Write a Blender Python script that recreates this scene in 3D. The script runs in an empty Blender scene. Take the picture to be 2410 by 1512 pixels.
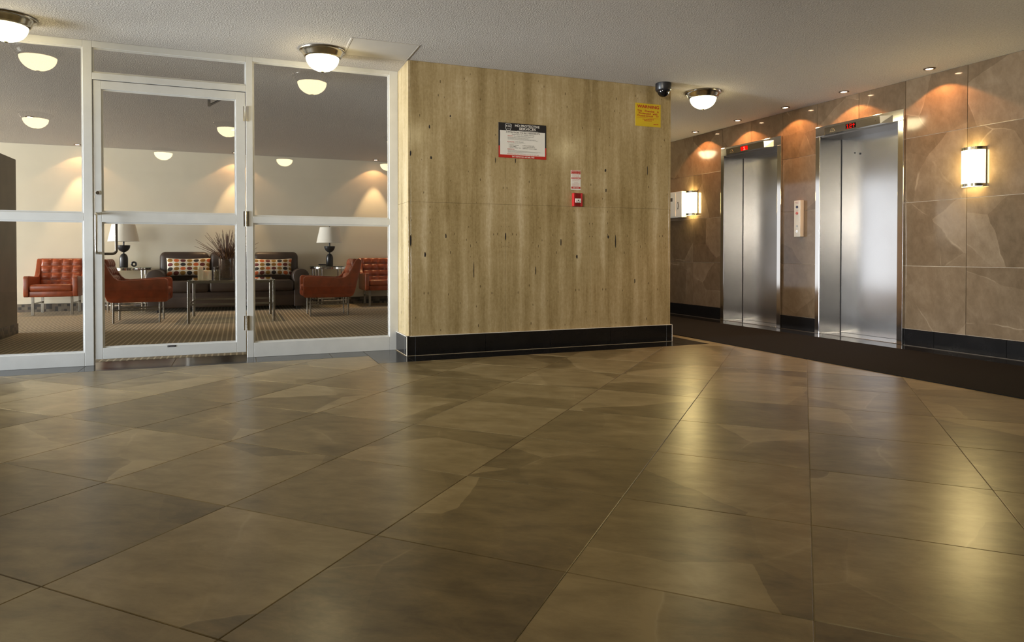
import bpy, bmesh, math, random
from mathutils import Vector, Matrix

random.seed(7)
S = bpy.context.scene
COL = S.collection
PI = math.pi

# ------------------------------------------------------------------ camera
CAM_H = 0.86
cd = bpy.data.cameras.new('camera')
cam = bpy.data.objects.new('camera', cd)
COL.objects.link(cam)
cam.location = (0, 0, CAM_H)
cam.rotation_euler = (math.radians(90 - 0.75), 0, math.radians(-21.877))
cd.sensor_width = 36
cd.sensor_fit = 'HORIZONTAL'
cd.lens = 36 * 1598.63 / 2410
cd.shift_y = -(756 - 620.33) / 2410
cd.clip_start = 0.05
cd.clip_end = 100
S.camera = cam

# ------------------------------------------------------------------ world, exposure, daylight
w = bpy.data.worlds.new('world')
S.world = w
w.use_nodes = True
w.node_tree.nodes['Background'].inputs[0].default_value = (0.75, 0.85, 1.0, 1)
w.node_tree.nodes['Background'].inputs[1].default_value = 0.4
vs = S.view_settings
vs.view_transform = 'Standard'
vs.look = 'None'
vs.gamma = 1
vs.use_curve_mapping = False
vs.exposure = 0.12


def area(name, loc, rot, sx, sy, power, col):
    l = bpy.data.lights.new(name, 'AREA')
    l.shape = 'RECTANGLE'
    l.size = sx
    l.size_y = sy
    l.energy = power
    l.color = col
    o = bpy.data.objects.new(name, l)
    COL.objects.link(o)
    o.location = loc
    o.rotation_euler = rot
    return o


# daylight through the lobby's entrance glazing and into the lounge
area('daylight_entrance', (-4.93, 5.15, 0.85), (0, math.radians(-90), 0), 1.3, 1.6, 105, (0.85, 0.93, 1.0)).data.spread = math.radians(62)
area('pier_fill', (-4.93, -1.5, 1.85), (0, math.radians(-90), math.radians(42)), 0.9, 2.2, 22, (1.0, 0.93, 0.80)).data.spread = math.radians(38)  # added fill lamp aimed at the pier, no window known there
area('daylight_lounge', (-13.43, 10.2, 1.35), (0, math.radians(-90), 0), 2.1, 2.8, 2150, (0.86, 0.93, 1.0))
area('daylight_lounge_front', (-5.2, 6.20, 1.2), (math.radians(90), 0, 0), 2.1, 2.0, 105, (0.90, 0.95, 1.0))

# ------------------------------------------------------------------ materials
MATS = {}


class N:
    """tiny node helper"""

    def __init__(s, name):
        s.m = bpy.data.materials.new(name)
        s.m.use_nodes = True
        s.t = s.m.node_tree
        s.t.nodes.clear()
        s.out = s.n('ShaderNodeOutputMaterial')

    def n(s, typ, **kw):
        nd = s.t.nodes.new(typ)
        for k, v in kw.items():
            setattr(nd, k, v)
        return nd

    def l(s, a, b):
        s.t.links.new(a, b)

    def val(s, sock, v):
        if hasattr(v, 'is_linked') or isinstance(v, bpy.types.NodeSocket):
            s.l(v, sock)
        else:
            sock.default_value = v

    def math(s, op, a, b=0.0, c=0.0, clamp=False):
        nd = s.n('ShaderNodeMath', operation=op, use_clamp=clamp)
        s.val(nd.inputs[0], a)
        s.val(nd.inputs[1], b)
        s.val(nd.inputs[2], c)
        return nd.outputs[0]

    def vmath(s, op, a, b=(0, 0, 0)):
        nd = s.n('ShaderNodeVectorMath', operation=op)
        s.val(nd.inputs[0], a)
        s.val(nd.inputs[1], b)
        return nd.outputs[0]

    def noise(s, vec, scale, detail=4, rough=0.55, dist=0.0):
        nd = s.n('ShaderNodeTexNoise')
        s.l(vec, nd.inputs['Vector'])
        nd.inputs['Scale'].default_value = scale
        nd.inputs['Detail'].default_value = detail
        nd.inputs['Roughness'].default_value = rough
        nd.inputs['Distortion'].default_value = dist
        return nd

    def maprange(s, v, a, b, c=0.0, d=1.0, smooth=False):
        nd = s.n('ShaderNodeMapRange')
        if smooth:
            nd.interpolation_type = 'SMOOTHSTEP'
        s.val(nd.inputs[0], v)
        nd.inputs[1].default_value = a
        nd.inputs[2].default_value = b
        nd.inputs[3].default_value = c
        nd.inputs[4].default_value = d
        return nd.outputs[0]

    def ramp(s, v, stops):
        nd = s.n('ShaderNodeValToRGB')
        cr = nd.color_ramp
        while len(cr.elements) < len(stops):
            cr.elements.new(0.5)
        for e, (p, c) in zip(cr.elements, stops):
            e.position = p
            e.color = (*c, 1)
        s.val(nd.inputs[0], v)
        return nd.outputs[0]

    def mix(s, f, a, b, typ='MIX'):
        nd = s.n('ShaderNodeMix', data_type='RGBA', blend_type=typ)
        s.val(nd.inputs[0], f)
        for i, v in ((6, a), (7, b)):
            if isinstance(v, tuple):
                nd.inputs[i].default_value = (*v, 1)
            else:
                s.l(v, nd.inputs[i])
        return nd.outputs[2]

    def bsdf(s, col=None, rough=0.5, metal=0.0, **kw):
        b = s.n('ShaderNodeBsdfPrincipled')
        if col is not None:
            if isinstance(col, tuple):
                b.inputs['Base Color'].default_value = (*col, 1)
            else:
                s.l(col, b.inputs['Base Color'])
        s.val(b.inputs['Roughness'], rough)
        b.inputs['Metallic'].default_value = metal
        for k, v in kw.items():
            b.inputs[k.replace('_', ' ')].default_value = v
        s.l(b.outputs[0], s.out.inputs[0])
        return b

    def bump(s, b, h, strength=0.2, dist=0.01):
        nd = s.n('ShaderNodeBump')
        nd.inputs['Strength'].default_value = strength
        nd.inputs['Distance'].default_value = dist
        s.l(h, nd.inputs['Height'])
        s.l(nd.outputs[0], b.inputs['Normal'])


def objcoord(k, spread=True):
    tc = k.n('ShaderNodeTexCoord')
    v = tc.outputs['Object']
    if spread:
        oi = k.n('ShaderNodeObjectInfo')
        cx = k.n('ShaderNodeCombineXYZ')
        k.l(k.math('MULTIPLY', oi.outputs['Random'], 61.0), cx.inputs[0])
        k.l(k.math('MULTIPLY', oi.outputs['Random'], 143.0), cx.inputs[1])
        k.l(k.math('MULTIPLY', oi.outputs['Random'], 87.0), cx.inputs[2])
        v = k.vmath('ADD', v, cx.outputs[0])
        return v, oi.outputs['Random']
    return v, None


def simple(name, col, rough=0.5, metal=0.0, nscale=0, namt=0.1, bump=0.0, bscale=200, **kw):
    k = N(name)
    if nscale or bump:
        v, _ = objcoord(k, False)
    c = col
    if nscale:
        f = k.noise(v, nscale, 5).outputs[0]
        a = tuple(x * (1 - namt) for x in col)
        bb = tuple(min(1, x * (1 + namt)) for x in col)
        c = k.ramp(f, [(0.3, a), (0.7, bb)])
    b = k.bsdf(c, rough, metal, **kw)
    if bump:
        k.bump(b, k.noise(v, bscale, 3).outputs[0], bump, 0.004)
    MATS[name] = k.m
    return k.m


def stone(name, dark, mid, light, vein, rough, cell=1.3, axes=(1, 1, 1), coat=0.0, seed=0.0, spec=0.5, cellw=0.30, cloudw=0.85, halow=0.16):
    """brown marble-look porcelain: angular shards, hairline veins, clouding"""
    k = N(name)
    v, rnd = objcoord(k)
    v = k.vmath('ADD', v, (seed, seed * 2, seed * 3))
    mp = k.n('ShaderNodeMapping')
    mp.inputs['Rotation'].default_value = (math.radians(33), math.radians(21), math.radians(38))
    mp.inputs['Scale'].default_value = axes
    k.l(v, mp.inputs[0])
    v = mp.outputs[0]
    dn = k.noise(v, 3.0, 5, 0.5).outputs[1]
    dv = k.vmath('MULTIPLY', k.vmath('SUBTRACT', dn, (0.5, 0.5, 0.5)), (0.09, 0.09, 0.09))
    vv = k.vmath('ADD', v, dv)
    vo = k.n('ShaderNodeTexVoronoi')
    k.l(vv, vo.inputs['Vector'])
    vo.inputs['Scale'].default_value = cell
    sep = k.n('ShaderNodeSeparateColor')
    k.l(vo.outputs['Color'], sep.inputs[0])
    ve = k.n('ShaderNodeTexVoronoi', feature='DISTANCE_TO_EDGE')
    k.l(vv, ve.inputs['Vector'])
    ve.inputs['Scale'].default_value = cell
    vmask = k.maprange(k.noise(v, 2.6, 3).outputs[0], 0.50, 0.66)
    edge = k.maprange(ve.outputs[0], 0.0, 0.010, 1.0, 0.0)
    halo = k.maprange(ve.outputs[0], 0.0, 0.16, halow, 0.0, True)
    sm = k.n('ShaderNodeMapping')
    sm.inputs['Scale'].default_value = (1.0, 2.6, 1.5)
    k.l(v, sm.inputs[0])
    cl = k.noise(sm.outputs[0], 4.4, 11, 0.70, 0.3).outputs[0]
    fine = k.noise(v, 13, 3, 0.5).outputs[0]
    t = k.math('MULTIPLY', sep.outputs[0], cellw)
    t = k.math('ADD', t, k.math('MULTIPLY', cl, cloudw))
    t = k.math('ADD', t, k.math('MULTIPLY', fine, 0.16))
    t = k.math('ADD', t, k.math('MULTIPLY', rnd, 0.10))
    t = k.math('ADD', t, k.math('MULTIPLY', halo, vmask))
    t = k.math('SUBTRACT', t, cellw * 0.5 + cloudw * 0.5 - 0.34)
    c = k.ramp(t, [(0.20, dark), (0.48, mid), (0.80, light)])
    c = k.mix(k.math('MULTIPLY', k.math('MULTIPLY', edge, vmask), 0.42), c, vein)
    b = k.bsdf(c, rough)
    b.inputs['Specular IOR Level'].default_value = spec
    if coat:
        b.inputs['Coat Weight'].default_value = coat
        b.inputs['Coat Roughness'].default_value = 0.04
    MATS[name] = k.m
    return k.m


# floor and wall porcelain
stone('floor_tile', (0.088, 0.062, 0.025), (0.185, 0.135, 0.062), (0.305, 0.232, 0.122), (0.38, 0.30, 0.18), 0.28, 1.45, spec=0.42, cellw=0.36, cloudw=0.95)
stone('wall_tile', (0.095, 0.062, 0.034), (0.165, 0.113, 0.067), (0.250, 0.180, 0.114), (0.42, 0.32, 0.21), 0.09, 1.5, seed=17, cellw=0.30, cloudw=0.62, halow=0.08)
simple('grout', (0.40, 0.32, 0.21), 0.8, 0, 40, 0.15)
simple('wall_grout', (0.58, 0.47, 0.34), 0.8, 0, 40, 0.15)
simple('black_tile', (0.010, 0.0092, 0.009), 0.15, 0, 6, 0.2, Specular_IOR_Level=0.33)
simple('dark_grout', (0.42, 0.38, 0.31), 0.8)
simple('dim_grout', (0.085, 0.065, 0.045), 0.8)
simple('white_frame', (0.60, 0.595, 0.575), 0.35, 0, 6, 0.05, bump=0.04, bscale=160)
simple('edge_trim', (0.75, 0.70, 0.62), 0.35)
simple('chrome', (0.80, 0.78, 0.74), 0.10, 1.0, 3, 0.04)
simple('satin_metal', (0.52, 0.50, 0.45), 0.28, 1.0, 3, 0.06)
simple('table_metal', (0.30, 0.28, 0.245), 0.25, 1.0, 3, 0.06)
simple('nickel', (0.50, 0.46, 0.38), 0.20, 1.0, 3, 0.06)
simple('bronze_ring', (0.11, 0.08, 0.06), 0.4, 0.6, 10, 0.1)
simple('black_plastic', (0.012, 0.012, 0.014), 0.35, 0, 12, 0.2)
simple('black_gloss', (0.004, 0.004, 0.005), 0.04, 0, 12, 0.2)
simple('white_plastic', (0.72, 0.70, 0.64), 0.4, 0, 8, 0.04)
simple('ink_black', (0.012, 0.010, 0.012), 0.5)
simple('ink_red', (0.42, 0.025, 0.015), 0.5)
simple('ink_white', (0.78, 0.76, 0.72), 0.5)
simple('ink_grey', (0.16, 0.15, 0.15), 0.5)
simple('sign_red', (0.45, 0.020, 0.012), 0.4)
simple('sign_white', (0.74, 0.72, 0.68), 0.4)
simple('sign_yellow', (0.60, 0.42, 0.012), 0.45, 0, 4, 0.05)
simple('alarm_red', (0.40, 0.012, 0.014), 0.30)
simple('alarm_dark_red', (0.20, 0.006, 0.008), 0.35)
simple('door_closer', (0.16, 0.14, 0.12), 0.4, 0.5)
simple('lamp_black', (0.016, 0.016, 0.018), 0.38, 0, 20, 0.3)
simple('lamp_shade', (0.80, 0.77, 0.68), 0.8, 0, 120, 0.05, bump=0.1, bscale=300)
simple('candle_wax', (0.86, 0.80, 0.62), 0.5, 0, 25, 0.05, Subsurface_Weight=0.4)
simple('candle_wick', (0.03, 0.025, 0.02), 0.9)
simple('twig', (0.115, 0.060, 0.038), 0.8, 0, 60, 0.35)
simple('leaf_brown', (0.17, 0.080, 0.030), 0.75, 0, 30, 0.3)
simple('partition_paint', (0.20, 0.168, 0.120), 0.5, 0, 5, 0.12)
simple('orange_leather', (0.26, 0.055, 0.017), 0.32, 0, 14, 0.22)
simple('brown_leather', (0.050, 0.033, 0.025), 0.45, 0, 9, 0.25)
simple('sofa_foot', (0.012, 0.010, 0.009), 0.5)
simple('jar_dark', (0.03, 0.022, 0.015), 0.25, 0, 60, 0.4)
simple('jar_fill', (0.20, 0.16, 0.09), 0.7, 0, 90, 0.6)
simple('beige_wall', (0.72, 0.67, 0.54), 0.75, 0, 3, 0.03, bump=0.05, bscale=200)
simple('beige_wall_lobby', (0.40, 0.37, 0.325), 0.6, 0, 3, 0.05)
simple('bell_emblem', (0.30, 0.25, 0.14), 0.45, 0.6)
simple('indigo_button', (0.010, 0.012, 0.06), 0.2)
simple('red_button', (0.50, 0.10, 0.08), 0.15)
simple('rubber', (0.01, 0.01, 0.01), 0.7)


def emit(name, col, strength):
    k = N(name)
    e = k.n('ShaderNodeEmission')
    e.inputs[0].default_value = (*col, 1)
    e.inputs[1].default_value = strength
    k.l(e.outputs[0], k.out.inputs[0])
    MATS[name] = k.m
    return k.m


emit('dome_glow', (1.0, 0.84, 0.48), 21.0)
emit('sconce_glow', (1.0, 0.78, 0.34), 34.0)
emit('spot_glow', (1.0, 0.62, 0.36), 45.0)
emit('led_red', (1.0, 0.008, 0.004), 0.9)
emit('led_red_bright', (1.0, 0.10, 0.06), 3.0)
emit('fill_pane_glow', (0.96, 0.97, 1.0), 1.2)


def glass_mat(name, tint, extra=1.0):
    """thin clear pane: transparent with Fresnel reflection"""
    k = N(name)
    tr = k.n('ShaderNodeBsdfTransparent')
    tr.inputs[0].default_value = (*tint, 1)
    gl = k.n('ShaderNodeBsdfGlossy')
    gl.inputs['Roughness'].default_value = 0.0
    gl.inputs[0].default_value = (1, 1, 1, 1)
    fr = k.n('ShaderNodeFresnel')
    fr.inputs[0].default_value = 1.5
    geo = k.n('ShaderNodeNewGeometry')
    # the ratio is the same entering or leaving a thin pane
    k.l(k.math('SUBTRACT', 1.5, k.math('MULTIPLY', geo.outputs['Backfacing'], 0.8333)), fr.inputs[0])
    ms = k.n('ShaderNodeMixShader')
    front = k.math('SUBTRACT', 1.0, geo.outputs['Backfacing'])
    k.l(k.math('MULTIPLY', k.math('MULTIPLY', fr.outputs[0], extra), front), ms.inputs[0])
    k.l(tr.outputs[0], ms.inputs[1])
    k.l(gl.outputs[0], ms.inputs[2])
    k.l(ms.outputs[0], k.out.inputs[0])
    MATS[name] = k.m


glass_mat('pane_glass', (0.94, 0.93, 0.91), 1.25)
glass_mat('table_glass', (0.80, 0.86, 0.83), 1.6)
glass_mat('vase_glass', (0.90, 0.90, 0.88), 1.6)


def steel(name, col, rough, aniso=0.0):
    k = N(name)
    v, _ = objcoord(k, False)
    big = k.noise(v, 2.5, 3).outputs[0]
    c = k.ramp(big, [(0.3, tuple(x * 0.94 for x in col)), (0.7, col)])
    r = k.maprange(big, 0.3, 0.7, rough * 0.94, rough * 1.08)
    b = k.bsdf(c, r, 1.0)
    if aniso:
        b.inputs['Anisotropic'].default_value = aniso
        cx = k.n('ShaderNodeCombineXYZ')
        cx.inputs[0].default_value = 0.7071
        cx.inputs[1].default_value = 0.7071
        k.l(cx.outputs[0], b.inputs['Tangent'])
    MATS[name] = k.m


steel('brushed_steel', (0.62, 0.61, 0.60), 0.235, 0.6)
steel('jamb_shade_steel', (0.32, 0.31, 0.30), 0.24, 0.4)  # darker copy of the steel for the dim inner jamb face
steel('polished_steel', (0.68, 0.66, 0.63), 0.13, 0.3)
steel('box_dim_steel', (0.30, 0.265, 0.21), 0.22, 0.3)  # dark reflection on the indicator box put into its base colour
steel('sill_steel', (0.55, 0.54, 0.52), 0.15)


def travertine():
    k = N('travertine')
    uv = k.n('ShaderNodeUVMap')
    uv.uv_map = 'UVMap'
    sx = k.n('ShaderNodeSeparateXYZ')
    k.l(uv.outputs[0], sx.inputs[0])
    vec = uv.outputs[0]

    def mapped(a, b):
        mp = k.n('ShaderNodeMapping')
        mp.inputs['Scale'].default_value = (a, b, 1)
        k.l(vec, mp.inputs[0])
        return mp.outputs[0]
    # slow wander of the vertical bedding
    wob = k.noise(mapped(2.0, 1.6), 1.6, 4, 0.6).outputs[0]
    wob2 = k.noise(mapped(5, 9.0), 2.4, 3, 0.6).outputs[0]
    u = k.math('ADD', sx.outputs[0], k.math('MULTIPLY', k.math('SUBTRACT', wob, 0.5), 0.030))
    u = k.math('ADD', u, k.math('MULTIPLY', k.math('SUBTRACT', wob2, 0.5), 0.006))
    cu = k.n('ShaderNodeCombineXYZ')
    k.l(u, cu.inputs[0])
    k.l(k.math('MULTIPLY', sx.outputs[1], 0.06), cu.inputs[1])
    b1 = k.noise(cu.outputs[0], 8.5, 3, 0.55).outputs[0]
    b2 = k.noise(cu.outputs[0], 60, 3, 0.6).outputs[0]
    cu2 = k.n('ShaderNodeCombineXYZ')
    k.l(u, cu2.inputs[0])
    k.l(k.math('MULTIPLY', sx.outputs[1], 0.12), cu2.inputs[1])
    gr = k.noise(cu2.outputs[0], 150, 4, 0.7).outputs[0]
    blot = k.noise(mapped(1, 0.6), 5.0, 7, 0.7).outputs[0]
    spk = k.noise(mapped(1, 0.55), 55, 5, 0.7).outputs[0]
    t = k.math('ADD', k.math('MULTIPLY', b1, 0.95), k.math('MULTIPLY', b2, 0.22))
    t = k.math('ADD', t, k.math('MULTIPLY', gr, 0.12))
    t = k.math('ADD', t, k.math('MULTIPLY', spk, 0.40))
    t = k.math('ADD', t, k.math('MULTIPLY', blot, 0.34))
    t = k.math('SUBTRACT', t, 0.52)
    c = k.ramp(t, [(0.24, (0.225, 0.160, 0.070)), (0.42, (0.325, 0.243, 0.118)), (0.58, (0.420, 0.325, 0.176)), (0.78, (0.550, 0.450, 0.290))])
    # thin wavy darker seams along the bedding
    seam = k.noise(cu2.outputs[0], 75, 2, 0.5).outputs[0]
    seam = k.maprange(seam, 0.66, 0.76, 0.0, 0.30)
    c = k.mix(seam, c, (0.20, 0.135, 0.065))
    # small open pits, stretched along the bedding
    vo = k.n('ShaderNodeTexVoronoi')
    k.l(mapped(55, 17), vo.inputs['Vector'])
    vo.inputs['Scale'].default_value = 1.0
    sp = k.n('ShaderNodeSeparateColor')
    k.l(vo.outputs['Color'], sp.inputs[0])
    pick = k.math('GREATER_THAN', sp.outputs[0], 0.88)
    size = k.maprange(sp.outputs[1], 0, 1, 0.05, 0.24)
    pit = k.math('MULTIPLY', k.math('LESS_THAN', vo.outputs['Distance'], size), pick)
    c = k.mix(k.math('MULTIPLY', pit, 0.8), c, (0.06, 0.038, 0.018))
    b = k.bsdf(c, 0.17)
    b.inputs['Specular IOR Level'].default_value = 0.42
    h = k.math('SUBTRACT', k.math('MULTIPLY', b2, 0.3), pit)
    k.bump(b, h, 0.08, 0.002)
    MATS['travertine'] = k.m


travertine()


def popcorn():
    k = N('popcorn_ceiling')
    v, _ = objcoord(k, False)
    n1 = k.noise(v, 85, 4, 0.65).outputs[0]
    n2 = k.noise(v, 0.9, 3).outputs[0]
    c = k.ramp(n1, [(0.3, (0.42, 0.385, 0.345)), (0.7, (0.60, 0.555, 0.50))])
    c = k.mix(k.maprange(n2, 0.35, 0.65, 0.0, 0.12), c, (0.52, 0.48, 0.43))
    b = k.bsdf(c, 0.85)
    k.bump(b, n1, 0.9, 0.012)
    MATS['popcorn_ceiling'] = k.m


popcorn()
simple('ceiling_smooth', (0.52, 0.485, 0.435), 0.7, 0, 5, 0.04, bump=0.03, bscale=60)


def carpets():
    k = N('carpet_grid')
    v, _ = objcoord(k, False)
    s = k.n('ShaderNodeSeparateXYZ')
    k.l(v, s.inputs[0])
    fx = k.math('FRACT', k.math('DIVIDE', s.outputs[0], 0.0485))
    fy = k.math('FRACT', k.math('DIVIDE', s.outputs[1], 0.034))
    lx = k.math('LESS_THAN', k.math('ABSOLUTE', k.math('SUBTRACT', fx, 0.5)), 0.14)
    ly = k.math('LESS_THAN', k.math('ABSOLUTE', k.math('SUBTRACT', fy, 0.5)), 0.17)
    nz = k.noise(v, 120, 3).outputs[0]
    m = k.math('MAXIMUM', k.math('MULTIPLY', lx, 0.9), k.math('MULTIPLY', ly, 0.40))
    m = k.math('MULTIPLY', m, k.maprange(nz, 0.2, 0.8, 0.6, 1.1))
    c = k.mix(m, (0.19, 0.148, 0.086), (0.56, 0.45, 0.30))
    b = k.bsdf(c, 0.95)
    k.bump(b, nz, 0.5, 0.004)
    MATS['carpet_grid'] = k.m
    k = N('carpet_dark')
    v, _ = objcoord(k, False)
    nz = k.noise(v, 160, 4, 0.7).outputs[0]
    big = k.noise(v, 1.6, 4).outputs[0]
    c = k.ramp(nz, [(0.3, (0.0035, 0.0025, 0.0017)), (0.7, (0.013, 0.0093, 0.006))])
    c = k.mix(k.maprange(big, 0.4, 0.7, 0, 0.3), c, (0.011, 0.008, 0.005))
    b = k.bsdf(c, 0.95, 0.0, Specular_IOR_Level=0.15)
    k.bump(b, nz, 0.7, 0.005)
    MATS['carpet_dark'] = k.m
    # mosaic skirting of the lounge
    k = N('mosaic_base')
    v, _ = objcoord(k, False)
    sc = k.vmath('FLOOR', k.vmath('MULTIPLY', v, (26, 26, 26)))
    wn = k.n('ShaderNodeTexWhiteNoise', noise_dimensions='3D')
    k.l(sc, wn.inputs['Vector'])
    c = k.ramp(wn.outputs[0], [(0.25, (0.03, 0.024, 0.02)), (0.4, (0.11, 0.085, 0.06)), (0.9, (0.16, 0.13, 0.09))])
    k.bsdf(c, 0.4)
    MATS['mosaic_base'] = k.m


carpets()


def cushion_mat():
    """cream cushion cover printed with rows of ovals in five colours"""
    k = N('oval_print')
    uv = k.n('ShaderNodeUVMap')
    uv.uv_map = 'UVMap'
    s = k.n('ShaderNodeSeparateXYZ')
    k.l(uv.outputs[0], s.inputs[0])
    gx = k.math('MULTIPLY', s.outputs[0], 6.6)
    gy = k.math('MULTIPLY', s.outputs[1], 4.15)
    ix = k.math('FLOOR', gx)
    iy = k.math('FLOOR', gy)
    dx = k.math('SUBTRACT', k.math('FRACT', gx), 0.5)
    dy = k.math('SUBTRACT', k.math('FRACT', gy), 0.5)
    d = k.math('SQRT', k.math('ADD', k.math('MULTIPLY', dx, dx), k.math('MULTIPLY', dy, dy)))
    ins = k.maprange(d, 0.40, 0.44, 1.0, 0.0)
    ring = k.maprange(k.math('ABSOLUTE', k.math('SUBTRACT', d, 0.08)), 0.0, 0.05, 0.5, 0.0)
    # colours step along the row and shift by two from row to row
    sel = k.math('FRACT', k.math('DIVIDE', k.math('ADD', ix, k.math('MULTIPLY', iy, 3.0)), 5.0))
    nd = k.n('ShaderNodeValToRGB')
    nd.color_ramp.interpolation = 'CONSTANT'
    cols = [(0.60, 0.125, 0.025), (0.14, 0.020, 0.016), (0.33, 0.17, 0.020), (0.022, 0.018, 0.016), (0.27, 0.125, 0.012)]
    while len(nd.color_ramp.elements) < 5:
        nd.color_ramp.elements.new(0.5)
    for i, (e, c) in enumerate(zip(nd.color_ramp.elements, cols)):
        e.position = max(0, i * 0.2 - 0.05)
        e.color = (*c, 1)
    k.l(sel, nd.inputs[0])
    oc = k.mix(ring, nd.outputs[0], (0.06, 0.02, 0.015))
    c = k.mix(ins, (0.74, 0.68, 0.55), oc)
    b = k.bsdf(c, 0.85)
    MATS['oval_print'] = k.m


cushion_mat()


# ------------------------------------------------------------------ mesh helpers
class MB:
    def __init__(s):
        s.bm = bmesh.new()

    def box(s, a, b, bev=0.0, seg=2):
        x0, y0, z0 = [min(p, q) for p, q in zip(a, b)]
        x1, y1, z1 = [max(p, q) for p, q in zip(a, b)]
        c = [(x0, y0, z0), (x1, y0, z0), (x1, y1, z0), (x0, y1, z0), (x0, y0, z1), (x1, y0, z1), (x1, y1, z1), (x0, y1, z1)]
        v = [s.bm.verts.new(p) for p in c]
        fs = [s.bm.faces.new([v[i] for i in f]) for f in ((0, 3, 2, 1), (4, 5, 6, 7), (0, 1, 5, 4), (1, 2, 6, 5), (2, 3, 7, 6), (3, 0, 4, 7))]
        if bev > 0:
            es = list({e for f in fs for e in f.edges})
            bmesh.ops.bevel(s.bm, geom=es, offset=bev, segments=seg, profile=0.5, affect='EDGES')
        return s

    def prism(s, poly, axis, a, b, bev=0.0, seg=2):
        """poly = list of 2D points; extruded along axis from a to b. axis x: (y,z), y: (x,z), z: (x,y)"""
        def mk(p, t):
            return {'x': (t, p[0], p[1]), 'y': (p[0], t, p[1]), 'z': (p[0], p[1], t)}[axis]
        A = [s.bm.verts.new(mk(p, a)) for p in poly]
        B = [s.bm.verts.new(mk(p, b)) for p in poly]
        n = len(poly)
        fs = [s.bm.faces.new(A[::-1]), s.bm.faces.new(B)]
        for i in range(n):
            fs.append(s.bm.faces.new([A[i], A[(i + 1) % n], B[(i + 1) % n], B[i]]))
        bmesh.ops.recalc_face_normals(s.bm, faces=fs)
        if bev > 0:
            es = [e for e in {e for f in fs[:2] for e in f.edges}]
            bmesh.ops.bevel(s.bm, geom=es, offset=bev, segments=seg, profile=0.5, affect='EDGES')
        return s

    def lathe(s, prof, n=32, c=(0, 0, 0), a0=0.0, a1=2 * PI, axis='z'):
        full = abs(a1 - a0 - 2 * PI) < 1e-6
        m = n if full else n + 1
        rings = []
        for r, z in prof:
            if r < 1e-6:
                rings.append([s.bm.verts.new((c[0], c[1], c[2] + z))])
            else:
                rings.append([s.bm.verts.new((c[0] + r * math.cos(a0 + (a1 - a0) * i / n), c[1] + r * math.sin(a0 + (a1 - a0) * i / n), c[2] + z)) for i in range(m)])
        fs = []
        for p, q in zip(rings, rings[1:]):
            for i in range(n if full else n):
                j = (i + 1) % m if full else i + 1
                vs_ = []
                for k_ in ((p, i), (p, j), (q, j), (q, i)):
                    vv = k_[0][0] if len(k_[0]) == 1 else k_[0][k_[1]]
                    if vv not in vs_:
                        vs_.append(vv)
                if len(vs_) > 2:
                    fs.append(s.bm.faces.new(vs_))
        bmesh.ops.recalc_face_normals(s.bm, faces=fs)
        return s

    def tube(s, pts, r, n=10, r1=None, cap=True):
        pts = [Vector(p) for p in pts]
        rings = []
        up = None
        for i, p in enumerate(pts):
            d = (pts[min(i + 1, len(pts) - 1)] - pts[max(i - 1, 0)]).normalized()
            if up is None:
                up = d.orthogonal().normalized()
            up = (up - d * up.dot(d)).normalized()
            sd = d.cross(up)
            rr = r if r1 is None else r + (r1 - r) * i / (len(pts) - 1)
            rings.append([s.bm.verts.new(p + (up * math.cos(2 * PI * k / n) + sd * math.sin(2 * PI * k / n)) * rr) for k in range(n)])
        fs = []
        for a, b in zip(rings, rings[1:]):
            for k in range(n):
                fs.append(s.bm.faces.new([a[k], a[(k + 1) % n], b[(k + 1) % n], b[k]]))
        if cap:
            fs.append(s.bm.faces.new(rings[0][::-1]))
            fs.append(s.bm.faces.new(rings[-1]))
        bmesh.ops.recalc_face_normals(s.bm, faces=fs)
        return s

    def cyl(s, c, r, h, axis='z', n=24):
        d = {'x': (h, 0, 0), 'y': (0, h, 0), 'z': (0, 0, h)}[axis]
        return s.tube([c, (c[0] + d[0], c[1] + d[1], c[2] + d[2])], r, n)

    def sphere(s, c, r, sc=(1, 1, 1), n=20):
        g = bmesh.ops.create_uvsphere(s.bm, u_segments=n, v_segments=n // 2, radius=1)
        for v in g['verts']:
            v.co = Vector((c[0] + v.co.x * r * sc[0], c[1] + v.co.y * r * sc[1], c[2] + v.co.z * r * sc[2]))
        return s

    def mesh_in(s, me, mat):
        off = [s.bm.verts.new(mat @ v.co) for v in me.vertices]
        for p in me.polygons:
            try:
                s.bm.faces.new([off[i] for i in p.vertices])
            except ValueError:
                pass
        return s

    def build(s, name, mat, parent=None, smooth=False, loc=(0, 0, 0)):
        me = bpy.data.meshes.new(name)
        s.bm.to_mesh(me)
        s.bm.free()
        return link(name, me, mat, parent, smooth, loc)


def link(name, me, mat, parent=None, smooth=False, loc=(0, 0, 0)):
    if mat is not None:
        me.materials.clear()
        me.materials.append(MATS[mat])
    if smooth:
        for p in me.polygons:
            p.use_smooth = True
        if smooth != 'all':
            try:
                me.set_sharp_from_angle(angle=math.radians(38))
            except Exception:
                pass
    o = bpy.data.objects.new(name, me)
    COL.objects.link(o)
    if parent:
        o.parent = parent
    o.location = loc
    return o


def tag(o, label=None, cat=None, group=None, kind=None):
    if label:
        o['label'] = label
    if cat:
        o['category'] = cat
    if group:
        o['group'] = group
    if kind:
        o['kind'] = kind
    return o


def empty(name, loc=(0, 0, 0), rz=0.0):
    o = bpy.data.objects.new(name, None)
    o.empty_display_size = 0.1
    COL.objects.link(o)
    o.location = loc
    o.rotation_euler = (0, 0, rz)
    return o


def copy_tree(o, parent=None):
    c = o.copy()
    COL.objects.link(c)
    if parent:
        c.parent = parent
    for ch in o.children:
        copy_tree(ch, c)
    return c


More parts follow.
